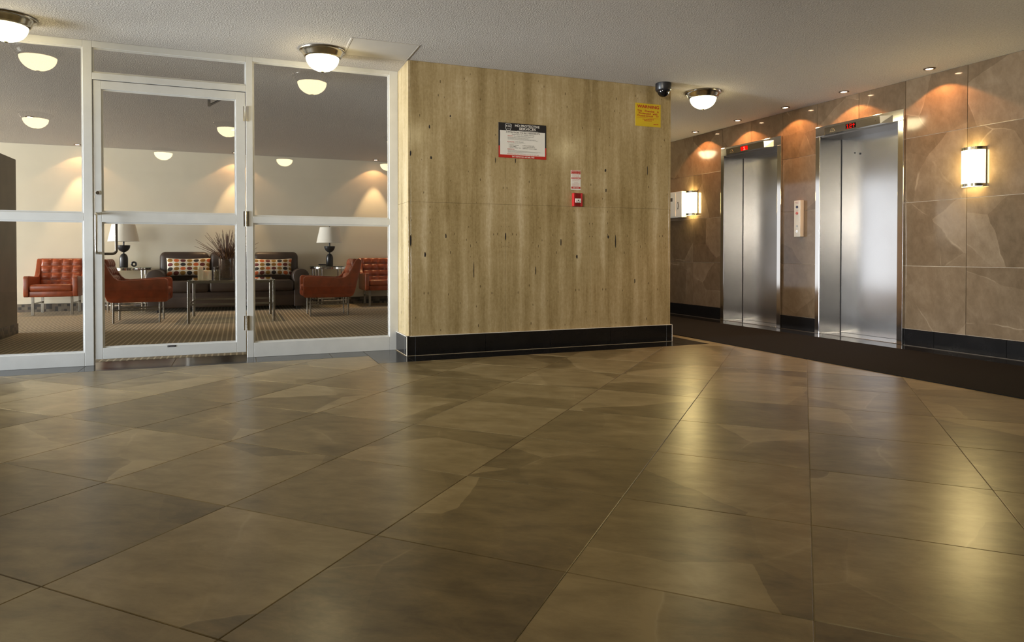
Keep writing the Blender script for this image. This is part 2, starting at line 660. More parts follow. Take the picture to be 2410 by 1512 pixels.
def text_mesh(body, bold=0.0, shear=0.0):
    cu = bpy.data.curves.new('txt', 'FONT')
    cu.body = body
    cu.size = 1
    cu.offset = bold
    cu.shear = shear
    cu.resolution_u = 3
    ob = bpy.data.objects.new('txt', cu)
    COL.objects.link(ob)
    bpy.context.view_layer.update()
    me = bpy.data.meshes.new_from_object(ob.evaluated_get(bpy.context.evaluated_depsgraph_get()))
    bpy.data.objects.remove(ob)
    bpy.data.curves.remove(cu)
    return me


def put_text(mb, body, frame, u0, u1, v0, v1, bold=0.0, shear=0.0):
    """fit text into the rectangle u0..u1, v0..v1 of a frame (origin, right, up)"""
    me = text_mesh(body, bold, shear)
    xs = [v.co.x for v in me.vertices]
    ys = [v.co.y for v in me.vertices]
    ax, bx, ay, by = min(xs), max(xs), min(ys), max(ys)
    o, r, u = [Vector(q) for q in frame]
    n = r.cross(u)
    sx = (u1 - u0) / (bx - ax)
    sy = (v1 - v0) / (by - ay)
    M = Matrix.Translation(o + r * u0 + u * v0) @ Matrix((
        (r.x * sx, u.x * sy, n.x, 0), (r.y * sx, u.y * sy, n.y, 0), (r.z * sx, u.z * sy, n.z, 0), (0, 0, 0, 1))) @ Matrix.Translation((-ax, -ay, 0))
    mb.mesh_in(me, M)
    bpy.data.meshes.remove(me)


def quad(mb, frame, u0, u1, v0, v1, d=0.0006):
    """thin printed rectangle on a frame"""
    o, r, u = [Vector(q) for q in frame]
    n = r.cross(u)
    pts = [o + r * a + u * b for a, b in ((u0, v0), (u1, v0), (u1, v1), (u0, v1))]
    f = [mb.bm.verts.new(p) for p in pts]
    g = [mb.bm.verts.new(p + n * d) for p in pts]
    mb.bm.faces.new(g)
    for i in range(4):
        mb.bm.faces.new([f[i], f[(i + 1) % 4], g[(i + 1) % 4], g[i]])


PRINTED = ('printing', 'white_lettering', 'black_lettering', 'red_lettering', 'fine_print', 'red_band', 'red_border', 'digits', 'handset_mark')

# ------------------------------------------------------------------ key dimensions (metres)
ZC = 2.505          # ceiling
XW = 5.86           # lift wall face
YB, YT = 5.65, 5.67  # front of the pier's base and of its travertine
XP0, XP1 = 1.33, 3.97
YG = 6.066          # front of the glazed screen
YL = 12.06          # lounge far wall
XC = 4.32           # edge of carpet runner


# ================================================================== STRUCTURE
# ---- floor: slab plus diagonal porcelain tiles
floor = MB().box((-5.2, -3.2, -0.12), (6.4, 11.2, -0.0035)).build('floor', 'grout')
tag(floor, kind='structure')


def clip(poly, a, b, c):
    """keep a*x+b*y<=c"""
    out = []
    for i in range(len(poly)):
        p, q = poly[i], poly[(i + 1) % len(poly)]
        dp, dq = a * p[0] + b * p[1] - c, a * q[0] + b * q[1] - c
        if dp <= 0:
            out.append(p)
        if dp * dq < 0:
            t = dp / (dp - dq)
            out.append((p[0] + (q[0] - p[0]) * t, p[1] + (q[1] - p[1]) * t))
    return out


def parea(p):
    return abs(sum(p[i][0] * p[(i + 1) % len(p)][1] - p[(i + 1) % len(p)][0] * p[i][1] for i in range(len(p)))) / 2


def slab_piece(poly, name, mat, parent, z0=-0.0036, z1=0.0, bev=0.0016):
    """flat stone piece with a small arris; poly in world xy"""
    cx = sum(p[0] for p in poly) / len(poly)
    cy = sum(p[1] for p in poly) / len(poly)
    mb = MB()
    loc = [(x - cx, y - cy) for x, y in poly]
    k = []
    for x, y in loc:
        L = math.hypot(x, y) or 1
        f = max(0.0, 1 - bev * 1.5 / L)
        k.append((x * f, y * f))
    n = len(loc)
    A = [mb.bm.verts.new((x, y, z0)) for x, y in loc]
    B = [mb.bm.verts.new((x, y, z1 - bev)) for x, y in loc]
    Cc = [mb.bm.verts.new((x, y, z1)) for x, y in k]
    mb.bm.faces.new(Cc)
    for i in range(n):
        j = (i + 1) % n
        mb.bm.faces.new([A[i], A[j], B[j], B[i]])
        mb.bm.faces.new([B[i], B[j], Cc[j], Cc[i]])
    bmesh.ops.recalc_face_normals(mb.bm, faces=mb.bm.faces[:])
    return mb.build(name, mat, parent, False, (cx, cy, 0))


def inset(poly, d):
    """shrink a convex CCW polygon by d"""
    a = sum(poly[i][0] * poly[(i + 1) % len(poly)][1] - poly[(i + 1) % len(poly)][0] * poly[i][1] for i in range(len(poly)))
    if a < 0:
        poly = poly[::-1]
    out = list(poly)
    for i in range(len(poly)):
        p, q = poly[i], poly[(i + 1) % len(poly)]
        ex, ey = q[0] - p[0], q[1] - p[1]
        L = math.hypot(ex, ey)
        if L < 1e-7:
            continue
        nx, ny = ey / L, -ex / L
        out = clip(out, nx, ny, nx * p[0] + ny * p[1] - d)
        if len(out) < 3:
            return []
    # drop doubled points
    res = []
    for p in out:
        if not res or math.hypot(p[0] - res[-1][0], p[1] - res[-1][1]) > 1e-5:
            res.append(p)
    if len(res) > 2 and math.hypot(res[0][0] - res[-1][0], res[0][1] - res[-1][1]) < 1e-5:
        res.pop()
    return res


TS, TU, TV, TG = 0.61176, 0.0266, 1.7362, math.radians(45.124)
dq = (math.cos(TG), -math.sin(TG))
dd = (math.sin(TG), math.cos(TG))


def gxy(u, v):
    return (dq[0] * u + dd[0] * v, dq[1] * u + dd[1] * v)


JX, JY0, JY1 = 1.015, 5.352, 5.776   # the dark border steps out round the pier
for i in range(-16, 18):
    for j in range(-12, 16):
        u0, v0 = TU + i * TS, TV + j * TS
        cell = [gxy(u0, v0), gxy(u0 + TS, v0), gxy(u0 + TS, v0 + TS), gxy(u0, v0 + TS)]
        base = cell
        for a, b, c in ((1, 0, XC - 0.003), (-1, 0, 5.0), (0, -1, 1.6), (0, 1, JY1)):
            base = clip(base, a, b, c)
            if len(base) < 3:
                break
        if len(base) < 3:
            continue
        notch = clip(clip(base, -1, 0, -JX), 0, -1, -JY0)
        if len(notch) >= 3 and parea(notch) > 1e-6:
            parts = [clip(base, 1, 0, JX), clip(clip(base, -1, 0, -JX), 0, 1, JY0)]
        else:
            parts = [base]
        for p in parts:
            if len(p) < 3 or parea(p) < 4e-4:
                continue
            p = inset(p, 0.0010)
            if len(p) >= 3 and parea(p) > 3e-4:
                slab_piece(p, 'tile', 'floor_tile', floor)

# narrow tan tiles beside the runner, past the pier's dark border
y = JY0
while y < 10.9:
    slab_piece(inset([(4.205, y), (XC - 0.003, y), (XC - 0.003, y + 0.61), (4.205, y + 0.61)], 0.0016), 'tile', 'floor_tile', floor)
    y += 0.612
# polished black border tiles in front of the screen and round the pier
xs = [-5.0 + 0.612 * i for i in range(10)] + [JX]
xs = [-1.10 - 0.612 * k for k in range(6, -1, -1)] + [-0.488, 0.124, 0.72, JX]
for a, b in zip(xs, xs[1:]):
    slab_piece(inset([(a, JY1), (b, JY1), (b, 6.26), (a, 6.26)], 0.0014), 'border_tile', 'black_tile', floor)
xs = [JX, 1.30, 1.382, 2.016, 2.647, 3.28, 3.911, 4.2]
for n_, (a, b) in enumerate(zip(xs, xs[1:])):
    top = 6.26 if b <= 1.31 else YB + 0.04
    slab_piece(inset([(a, JY0), (b, JY0), (b, top), (a, top)], 0.0014), 'border_tile', 'black_tile', floor)
for n_ in range(8):
    a = YB + 0.04 + n_ * 0.63
    slab_piece(inset([(3.95, a), (4.2, a), (4.2, a + 0.63), (3.95, a + 0.63)], 0.0014), 'border_tile', 'black_tile', floor)

for n_ in range(23):
    a = -3.0 + n_ * 0.61
    slab_piece(inset([(5.556, a), (XW + 0.012, a), (XW + 0.012, a + 0.61), (5.556, a + 0.61)], 0.0010), 'border_tile', 'black_tile', floor)

# lounge carpet (fitted)
car = MB().box((-13.7, 6.265, -0.05), (3.9, 12.2, 0.002)).build('floor_lounge', 'carpet_grid')
tag(car, 'fitted brown lounge carpet woven with a pale grid', kind='structure')

# ---- ceiling
ceil = MB().box((-13.9, -3.4, ZC), (6.6, 12.4, ZC + 0.12)).build('ceiling', 'popcorn_ceiling')
tag(ceil, kind='structure')

# ---- lift wall on the right
wr = empty('wall_right', (XW, 0, 0))
tag(wr, kind='structure')
ELEV = [(4.595, 5.652), (6.162, 7.222)]   # outer edges of the two lift frames
HT = 2.240                                 # top of the lift frames
for a, b in ((-3.2, ELEV[0][0]), (ELEV[0][1], ELEV[1][0]), (ELEV[1][1], 11.2)):
    MB().box((0.012, a, -0.1), (0.42, b, ZC + 0.02)).build('backing', 'wall_grout', wr)
for a, b in ELEV:
    MB().box((0.012, a, HT), (0.42, b, ZC + 0.02)).build('backing', 'wall_grout', wr)
ROWS = [0.158, 0.752, 1.350, 1.955, ZC]
cols = [-3.15 + 0.0, -2.54, -1.93, -1.33, -0.72, -0.11, 0.34, 0.95, 1.56, 2.17, 2.78, 3.39, 4.005, ELEV[0][0]]
wall_cols = list(zip(cols, cols[1:])) + [(ELEV[0][1], ELEV[1][0]), (ELEV[1][1], 7.832), (7.832, 8.44), (8.44, 9.05), (9.05, 9.66), (9.66, 10.27), (10.27, 11.0)]


def wall_piece(y0, y1, z0, z1):
    g = 0.0016
    mb = MB().box((0, -(y1 - y0) / 2 + g, -(z1 - z0) / 2 + g), (0.0125, (y1 - y0) / 2 - g, (z1 - z0) / 2 - g), 0.0009, 1)
    return mb.build('tile', 'wall_tile', wr, False, (0, (y0 + y1) / 2, (z0 + z1) / 2))


for a, b in wall_cols:
    for z0, z1 in zip(ROWS, ROWS[1:]):
        wall_piece(a, b, z0, z1)
for a, b in ELEV:
    m = (a + b) / 2
    wall_piece(a, m - 0.004, HT, ZC)
    wall_piece(m - 0.004, b, HT, ZC)
# black skirting of the lift wall
br = empty('baseboard_right', (XW, 0, 0))
tag(br, kind='structure')
edges = [4.29 + 0.63 * k for k in range(-11, 13)]
for s0, s1 in ((-3.1, ELEV[0][0]), (ELEV[0][1], ELEV[1][0]), (ELEV[1][1], 11.0)):
    pts = [s0] + [e for e in edges if s0 + 0.02 < e < s1 - 0.02] + [s1]
    for a, b in zip(pts, pts[1:]):
        MB().box((-0.008, a + 0.001, 0.006), (0.012, b - 0.001, 0.157), 0.0012, 1).build('base_tile', 'black_tile', br)
    MB().box((-0.0085, s0, 0.0), (0.012, s1, 0.0045)).build('joint', 'dim_grout', br)

# ---- travertine pier
pier = empty('wall_center', (0, 0, 0))
tag(pier, kind='structure')
MB().box((XP0 + 0.02, YT + 0.02, -0.1), (XP1 - 0.02, 6.16, ZC + 0.02)).build('core', 'dark_grout', pier)


def trav_slab(p0, p1, z0, z1, flip, uoff, side='front'):
    """20 mm travertine slab with UVs running across and up the face"""
    mb = MB()
    g = 0.0006
    if side == 'front':
        mb.box((p0 + g, YT, z0 + g), (p1 - g, YT + 0.02, z1 - g), 0.001, 1)
    elif side == 'left':
        mb.box((XP0, p0 + g, z0 + g), (XP0 + 0.02, p1 - g, z1 - g), 0.001, 1)
    else:
        mb.box((XP1 - 0.02, p0 + g, z0 + g), (XP1, p1 - g, z1 - g), 0.001, 1)
    uvl = mb.bm.loops.layers.uv.new('UVMap')
    for f in mb.bm.faces:
        for lp in f.loops:
            x, y_, z = lp.vert.co
            t = x if side == 'front' else y_
            s = (p1 - t) if flip else (t - p0)
            lp[uvl].uv = (s + uoff, z)
    mb.build('slab', 'travertine', pier)


ZJ = 1.3083
JS = [XP0 + 0.021, 2.21, 3.07, XP1 - 0.021]
for r_, (z0, z1) in enumerate(((0.166, ZJ), (ZJ, ZC))):
    trav_slab(JS[0], JS[1], z0, z1, True, 3.0)
    trav_slab(JS[1], JS[2], z0, z1, False, 3.0)
    trav_slab(JS[2], JS[3], z0, z1, True, 3.0)
    trav_slab(YT, 6.16, z0, z1, False, 9.3, 'left')
    trav_slab(YT, 6.16, z0, z1, True, 12.1, 'right')
# dark open pits of the stone, as thin flat black shapes on the face
pits = MB()
for (px, pz, pw, ph) in ((2.118, 1.70, 0.006, 0.06), (2.31, 1.705, 0.006, 0.05), (1.515, 1.955, 0.008, 0.035), (1.70, 2.06, 0.008, 0.022),
                         (2.215, 1.02, 0.007, 0.075), (2.765, 0.975, 0.009, 0.068), (2.93, 0.84, 0.012, 0.042), (3.265, 1.025, 0.012, 0.035),
                         (3.345, 0.985, 0.008, 0.15), (1.66, 1.02, 0.008, 0.05), (1.475, 0.86, 0.010, 0.045), (3.235, 1.66, 0.012, 0.035),
                         (3.24, 1.47, 0.010, 0.032), (3.70, 1.68, 0.006, 0.09), (1.53, 1.69, 0.012, 0.03), (2.51, 0.71, 0.006, 0.09),
                         (1.915, 0.72, 0.005, 0.16), (1.35, 0.98, 0.010, 0.10), (1.35, 1.72, 0.010, 0.05), (3.56, 0.60, 0.007, 0.05)):
    pts = []
    for i in range(8):
        a = 2 * PI * i / 8
        pts.append((px + pw * 0.85 * math.cos(a) * random.uniform(0.6, 1.1), pz + ph * 0.5 * math.sin(a) * random.uniform(0.75, 1.1)))
    pits.prism(pts, 'y', YT - 0.0006, YT + 0.001)
tag(pits.build('pit', 'ink_black', pier), kind='stuff')

bc = empty('baseboard_center', (0, 0, 0))
tag(bc, kind='structure')
bx = [1.3125, 1.382, 2.016, 2.647, 3.28, 3.911, 3.979]
for a, b in zip(bx, bx[1:]):
    MB().box((a + 0.0014, YB, 0.002), (b - 0.0014, YT + 0.02, 0.163), 0.001, 1).build('base_tile', 'black_tile', bc)
for a, b in ((YB, 5.74), (5.74, YG)):
    MB().box((1.3105, a + 0.0008, 0.002), (1.335, b - 0.0008, 0.163), 0.001, 1).build('base_tile', 'black_tile', bc)
    MB().box((3.965, a + 0.0008, 0.002), (3.981, b - 0.0008, 0.163), 0.001, 1).build('base_tile', 'black_tile', bc)
MB().box((1.309, YB - 0.0015, 0.163), (3.982, YT + 0.01, 0.1665)).box((1.309, YB - 0.0015, 0.163), (1.335, YG, 0.1665)).build('top_trim', 'edge_trim', bc)
MB().box((1.3085, YB - 0.002, 0.0), (1.3135, YB + 0.004, 0.1665)).box((3.977, YB - 0.002, 0.0), (3.982, YB + 0.004, 0.1665)).build('corner_trim', 'edge_trim', bc)
MB().box((1.309, YB - 0.0008, 0.0), (3.982, YB + 0.004, 0.0025)).box((1.3098, YB, 0.0), (1.314, YG, 0.0035)).build('joint', 'grout', bc)

# ---- corridor side of the lounge: added unseen glowing panel to brighten lift doors
wc = MB()
wc.box((3.86, 6.16, -0.1), (3.965, 6.36, ZC + 0.02)).box((3.86, 8.46, -0.1), (3.965, 12.3, ZC + 0.02))
wc.box((3.86, 6.36, 1.98), (3.965, 8.46, ZC + 0.02)).box((3.86, 6.36, -0.1), (3.965, 8.46, 0.32))
tag(wc.build('wall_corridor', 'beige_wall_lobby'), kind='structure')
w4 = empty('lift_fill_panel', (3.93, 7.41, 0.32))
tag(w4, kind='structure')
fr = MB()
for a, b in ((-1.05, -1.0), (1.0, 1.05)):
    fr.box((-0.03, a, 0), (0.03, b, 1.66))
fr.box((-0.03, -1.0, 0), (0.03, 1.0, 0.05)).box((-0.03, -1.0, 1.61), (0.03, 1.0, 1.66))
fr.build('frame', 'white_frame', w4)
MB().box((-0.008, -1.0, 0.05), (0.004, 1.0, 1.61)).build('pane', 'fill_pane_glow', w4)

# ---- remaining walls of the room (outside the frame, needed for bounce and reflections)
tag(MB().box((-13.7, YL, -0.1), (3.9, YL + 0.12, ZC + 0.02)).build('wall_far', 'beige_wall'), kind='structure')
tag(MB().box((3.86, 11.0, -0.1), (6.4, 11.12, ZC + 0.02)).build('wall_corridor_end', 'beige_wall_lobby'), kind='structure')
wl = MB().box((-5.12, -3.1, -0.1), (-5.0, -2.75, ZC + 0.02)).box((-5.12, -0.25, -0.1), (-5.0, 4.3, ZC + 0.02)).box((-5.12, -2.75, -0.1), (-5.0, -0.25, 1.35)).box((-5.12, -2.75, 2.35), (-5.0, -0.25, ZC + 0.02)).box((-5.12, 6.0, -0.1), (-5.0, 6.2, ZC + 0.02))
wl.box((-5.12, 4.3, 2.35), (-5.0, 6.0, ZC + 0.02)).box((-5.12, 4.3, -0.1), (-5.0, 6.0, 0.06))
tag(wl.build('wall_left', 'beige_wall_lobby'), kind='structure')
wb = MB().box((-5.1, -3.12, -0.1), (6.0, -3.0, ZC + 0.02))
tag(wb.build('wall_behind', 'beige_wall_lobby'), kind='structure')
tag(MB().box((-5.0, -3.0, 0.0), (5.86, -2.985, 0.16)).build('baseboard_behind', 'black_tile'), kind='structure')
wll = MB().box((-13.62, 6.1, -0.1), (-13.5, 8.7, ZC + 0.02)).box((-13.62, 11.7, -0.1), (-13.5, 12.2, ZC + 0.02))
wll.box((-13.62, 8.7, 2.42), (-13.5, 11.7, ZC + 0.02)).box((-13.62, 8.7, -0.1), (-13.5, 11.7, 0.28))
tag(wll.build('wall_lounge_left', 'beige_wall'), kind='structure')
wrt = MB().box((-13.6, YG, -0.1), (-6.3, 6.16, ZC + 0.02)).box((-4.1, YG, -0.1), (-3.19, 6.16, ZC + 0.02))
wrt.box((-6.3, YG, -0.1), (-4.1, 6.16, 0.1)).box((-6.3, YG, 2.3), (-4.1, 6.16, ZC + 0.02))
tag(wrt.build('wall_return', 'beige_wall'), kind='structure')
tag(MB().box((-13.5, YL - 0.012, 0.0), (3.86, YL, 0.122)).build('baseboard_far', 'mosaic_base'), kind='structure')

# ---- glazed screen between lobby and lounge
D = 0.055


def pane(parent, x0, x1, z0, z1):
    MB().box((x0, YG + 0.022, z0), (x1, YG + 0.028, z1)).build('pane', 'pane_glass', parent)
    b = MB()
    t = 0.012
    y0, y1 = YG + 0.010, YG + 0.022
    b.box((x0, y0, z0), (x0 + t, y1, z1)).box((x1 - t, y0, z0), (x1, y1, z1)).box((x0 + t, y0, z0), (x1 - t, y1, z0 + t)).box((x0 + t, y0, z1 - t), (x1 - t, y1, z1))
    b.build('glazing_bead', 'white_frame', parent)


def member(parent, name, a, b, bev=0.0022):
    return MB().box((a[0], YG, a[1]), (b[0], YG + D, b[1]), bev, 2).build(name, 'white_frame', parent, False)


w1 = empty('window_1', (0, 0, 0))
tag(w1, kind='structure')
member(w1, 'post', (-1.107, 0), (-1.045, ZC))
member(w1, 'post', (-3.189, 0), (-3.13, ZC))
for a, b in ((-3.13, -1.107),):
    member(w1, 'head', (a, 2.452), (b, ZC))
    member(w1, 'mid_rail', (a, 1.118), (b, 1.178))
    member(w1, 'sill', (a, 0.0), (b, 0.104))
    pane(w1, a, b, 0.104, 1.118)
    pane(w1, a, b, 1.178, 2.452)
w2 = empty('window_2', (0, 0, 0))
tag(w2, kind='structure')
member(w2, 'head', (-1.045, 2.455), (0.057, ZC))
member(w2, 'transom_bar', (-1.045, 2.210), (0.057, 2.262))
pane(w2, -1.045, 0.057, 2.262, 2.455)
w3 = empty('window_3', (0, 0, 0))
tag(w3, kind='structure')
member(w3, 'post', (0.057, 0), (0.110, ZC))
member(w3, 'post', (1.252, 0), (XP0 - 0.001, ZC))
member(w3, 'head', (0.110, 2.466), (1.252, ZC))
member(w3, 'mid_rail', (0.110, 1.122), (1.252, 1.178))
member(w3, 'sill', (0.110, 0.0), (1.252, 0.122))
pane(w3, 0.110, 1.252, 0.122, 1.122)
pane(w3, 0.110, 1.252, 1.178, 2.466)

# ---- the door in the screen
d1 = empty('door_1', (0, 0, 0))
tag(d1, kind='structure')
DX0, DX1 = -1.036, 0.050
ya, yb = YG + 0.004, YG + 0.050


def dm(name, x0, x1, z0, z1):
    return MB().box((x0, ya, z0), (x1, yb, z1), 0.002, 2).build(name, 'white_frame', d1)


dm('stile', DX0, -0.985, 0.047, 2.204)
dm('stile', -0.022, DX1, 0.047, 2.204)
dm('top_rail', -0.985, -0.022, 2.140, 2.204)
dm('mid_rail', -0.985, -0.022, 1.112, 1.190)
dm('bottom_rail', -0.985, -0.022, 0.047, 0.134)
for z0, z1 in ((0.134, 1.112), (1.190, 2.140)):
    MB().box((-0.985, YG + 0.024, z0), (-0.022, YG + 0.030, z1)).build('pane', 'pane_glass', d1)
    b = MB()
    t = 0.011
    b.box((-0.985, ya + 0.008, z0), (-0.985 + t, ya + 0.02, z1)).box((-0.022 - t, ya + 0.008, z0), (-0.022, ya + 0.02, z1))
    b.box((-0.985 + t, ya + 0.008, z0), (-0.022 - t, ya + 0.02, z0 + t)).box((-0.985 + t, ya + 0.008, z1 - t), (-0.022 - t, ya + 0.02, z1))
    b.build('glazing_bead', 'white_frame', d1)


def arc(c, r, a0, a1, pl, n=6):
    out = []
    for i in range(n + 1):
        a = math.radians(a0 + (a1 - a0) * i / n)
        p = [0, 0, 0]
        p[0], p[1], p[2] = c
        i0, i1 = {'xz': (0, 2), 'yz': (1, 2), 'xy': (0, 1)}[pl]
        p[i0] += r * math.cos(a)
        p[i1] += r * math.sin(a)
        out.append(tuple(p))
    return out


# outer pull handle: D-shaped bar standing off the stile
hy = ya - 0.062
h = MB().tube([(-1.014, ya, 1.176), (-1.014, hy + 0.02, 1.176)] + arc((-1.014, hy + 0.02, 1.156), 0.02, 90, 180, 'yz')[1:] + arc((-1.014, hy + 0.02, 0.891), 0.02, 180, 270, 'yz') + [(-1.014, ya, 0.871)], 0.0105, 12)
tag(h.build('pull_handle', 'satin_metal', d1, True), 'satin metal pull handle on lobby side')
# inner pull handle, offset sideways, seen through the lower glass; backlit darkness coloured in
h = MB().tube([(-1.005, yb, 1.165), (-1.005, yb + 0.045, 1.165), (-0.935, yb + 0.062, 1.165)] + arc((-0.935, yb + 0.062, 1.135), 0.03, 90, 0, 'xz') + arc((-0.935, yb + 0.062, 0.895), 0.03, 0, -90, 'xz') + [(-1.005, yb + 0.045, 0.865), (-1.005, yb, 0.865)], 0.0105, 12)
tag(h.build('pull_handle', 'door_closer', d1, True), 'offset inner pull handle seen through glass')
lk = MB().lathe([(0, -0.008), (0.013, -0.008), (0.016, -0.004), (0.016, 0.003), (0, 0.003)], 20)
bmesh.ops.rotate(lk.bm, verts=lk.bm.verts[:], cent=(0, 0, 0), matrix=Matrix.Rotation(math.radians(-90), 3, 'X'))
for v in lk.bm.verts:
    v.co += Vector((-1.011, ya, 1.337))
    v.co.y = ya + (ya - v.co.y) if v.co.y > ya + 0.003 else v.co.y
lko = lk.build('lock_cylinder', 'chrome', d1, True)
MB().box((-1.0125, ya - 0.0095, 1.331), (-1.0095, ya - 0.0065, 1.343)).build('keyway', 'ink_black', lko)
for z0, z1 in ((1.966, 2.090), (1.094, 1.220), (0.228, 0.350)):
    hb = MB()
    for k in range(5):
        dz = (z1 - z0) / 5
        hb.cyl((0.0535, YG - 0.005, z0 + k * dz + 0.001), 0.0065, dz - 0.002, 'z', 10)
    hb.box((0.0535, YG - 0.0018, z0), (0.078, YG - 0.0002, z1)).box((0.034, ya - 0.0018, z0), (0.0535, ya - 0.0002, z1))
    hb.build('hinge', 'chrome', d1, True)
cl = MB().box((-0.236, yb + 0.03, 2.085), (-0.214, yb + 0.05, 2.18)).tube([(-0.225, yb + 0.04, 2.093), (-0.09, yb + 0.10, 2.19)], 0.009, 8)
cl.box((-0.20, yb, 2.145), (0.02, yb + 0.05, 2.20), 0.004)
cl.build('door_closer', 'door_closer', d1)
lb = MB().box((-0.537, ya - 0.0012, 0.117), (-0.475, ya + 0.001, 0.1315)).build('maker_plate', 'ink_black', d1)
f = ((-0.537, ya - 0.0013, 0.117), (1, 0, 0), (0, 0, 1))
t = MB()
quad(t, f, 0.018, 0.055, 0.008, 0.0105)
quad(t, f, 0.018, 0.048, 0.004, 0.006)
quad(t, f, 0.005, 0.013, 0.003, 0.011)
t.build('printing', 'ink_grey', lb)

# ---- half-height partition in the lounge, left
pt = empty('lounge_partition', (-2.40, 7.9, 0))
tag(pt, 'tall taupe partition with dark skirting inside the lounge, behind the left glazing', 'partition')
MB().box((-0.15, -0.98, 0.0), (0.15, 0.98, 1.893), 0.004).build('panel', 'partition_paint', pt)
b = MB().box((-0.158, -0.988, 0.0), (0.158, 0.988, 0.108), 0.002)
b.build('skirting', 'mosaic_base', pt)

# ================================================================== FITTINGS
# ---- carpet runner in front of the lifts
cr_ = MB()
poly = [(XC, -3.0), (5.555, -3.0), (5.555, 11.0), (XC, 11.0)]
cr_.prism(poly, 'z', -0.0035, 0.006)
tag(cr_.build('carpet_runner', 'carpet_dark'), 'dark brown carpet runner along the floor in front of the elevators', 'carpet')


# ---- elevators
def elevator(y0, y1, digits, label):
    """origin on the wall face at the floor, local y along the wall; frame outer edges y0..y1"""
    w_ = y1 - y0
    root = empty('elevator', (XW, y0, 0))
    tag(root, label, 'elevator', 'elevators in the brown tiled wall')
    j = 0.060
    dep = 0.30
    for a, b, s in ((0.0, j, 1), (w_ - j, w_, -1)):
        MB().box((-0.026, a, 0.0), (dep, b, 2.134), 0.003).build('jamb', 'polished_steel', root)
    # recess shade and reflections coloured in: far jamb return and head soffit
    MB().box((-0.024, w_ - j - 0.001, 0.012), (dep, w_ - j + 0.001, 2.13)).build('jamb_return', 'jamb_shade_steel', root)
    MB().box((0.0, j, 2.122), (dep - 0.012, w_ - j, 2.1345)).build('soffit_shade', 'door_closer', root)
    MB().box((-0.026, 0.0, 2.134), (dep, w_, HT), 0.003).build('header', 'polished_steel', root)
    MB().box((dep - 0.012, j, 0.006), (dep + 0.02, w_ - j, 2.134)).build('door_panel', 'brushed_steel', root)
    MB().box((dep - 0.016, w_ - j - 0.006, 0.006), (dep - 0.010, w_ - j, 2.134)).build('shadow_gap', 'rubber', root)
    MB().box((0.014, j, -0.003), (dep - 0.01, w_ - j, 0.004), 0.001, 1).build('sill_plate', 'sill_steel', root)
    MB().box((dep + 0.02, -0.05, -0.05), (dep + 0.06, w_ + 0.05, 2.3)).build('shaft_back', 'rubber', root)
    # indicator box, trapezoid in plan
    a0, a1 = 0.115, w_ - 0.115
    pl = [(-0.026, a0), (-0.026, a1), (-0.098, a1 - 0.075), (-0.098, a0 + 0.085)]
    ib = MB().prism(pl, 'z', 2.131, 2.202)
    for v in ib.bm.verts:   # the face leans back towards its lower edge
        if v.co.x < -0.05 and v.co.z < 2.15:
            v.co.x += 0.008
    ib = ib.build('indicator_box', 'box_dim_steel', root)
    tl = math.hypot(0.008, 0.071)
    upv = (-0.008 / tl, 0, 0.071 / tl)
    fr_ = ((-0.0902, a1 - 0.075, 2.131), (0, -1, 0), upv)
    L = a1 - 0.075 - a0 - 0.085
    dsp = MB()
    c0 = L * 0.40
    quad(dsp, fr_, c0, c0 + 0.125, 0.012, 0.062)
    dsp = dsp.build('display', 'black_gloss' if digits != '1' else 'led_red', ib)
    lt = MB()
    f2 = ((-0.0912, a1 - 0.075, 2.131), (0, -1, 0), upv)
    if digits == '12':
        seg = [(0.020, 0.028, 0.016, 0.058), (0.012, 0.020, 0.047, 0.053), (0.012, 0.036, 0.016, 0.022),
               (0.046, 0.074, 0.052, 0.058), (0.068, 0.074, 0.036, 0.058), (0.046, 0.074, 0.034, 0.040), (0.046, 0.052, 0.016, 0.040), (0.046, 0.074, 0.016, 0.022),
               (0.094, 0.101, 0.016, 0.058), (0.088, 0.107, 0.046, 0.051), (0.082, 0.113, 0.040, 0.046)]
        for a, b, c, d_ in seg:
            quad(lt, f2, c0 + a, c0 + b, c, d_)
        lt.build('digits', 'led_red', root if False else ib)
    else:
        for a, b, c, d_ in ((0.058, 0.072, 0.018, 0.056), (0.048, 0.058, 0.044, 0.051), (0.046, 0.084, 0.016, 0.023)):
            quad(lt, f2, c0 + a, c0 + b, c, d_)
        lt.build('digits', 'led_red_bright', ib)
    # worn bell-shaped emblem printed on the box
    em = MB()
    ox, oz = 0.06, 0.016
    arcp = []
    for i in range(13):
        a = PI - PI * i / 12
        arcp.append((ox + 0.038 + 0.026 * math.cos(a), oz + 0.004 + 0.032 * math.sin(a)))
    for p, q in zip(arcp, arcp[1:]):
        o_, r_, u_ = [Vector(x) for x in fr_]
        em.tube([o_ + r_ * p[0] + u_ * p[1], o_ + r_ * q[0] + u_ * q[1]], 0.0018, 5)
    quad(em, fr_, ox, ox + 0.076, oz, oz + 0.004)
    put_text(em, 'A', (Vector(fr_[0]) + Vector((-0.001, 0, 0)), fr_[1], fr_[2]), ox + 0.028, ox + 0.048, oz + 0.006, oz + 0.030)
    em.build('emblem', 'bell_emblem', ib)
    if digits == '12':
        MB().sphere((dep - 0.013, w_ - j - 0.175, 1.952), 0.0085, n=10).build('door_stud', 'ink_black', root, True)
        MB().sphere((dep - 0.013, w_ - j - 0.245, 1.935), 0.011, n=10).build('door_stud', 'ink_black', root, True)
        MB().sphere((-0.0945, a0 + 0.135, 2.166), 0.005, n=8).build('screw', 'ink_black', ib, True)
    return root


elevator(*ELEV[0], '12', 'stainless steel elevator doorway whose red display reads 12 with an up arrow')
elevator(*ELEV[1], '1', 'stainless steel elevator doorway whose red display reads 1, beside the sconce')

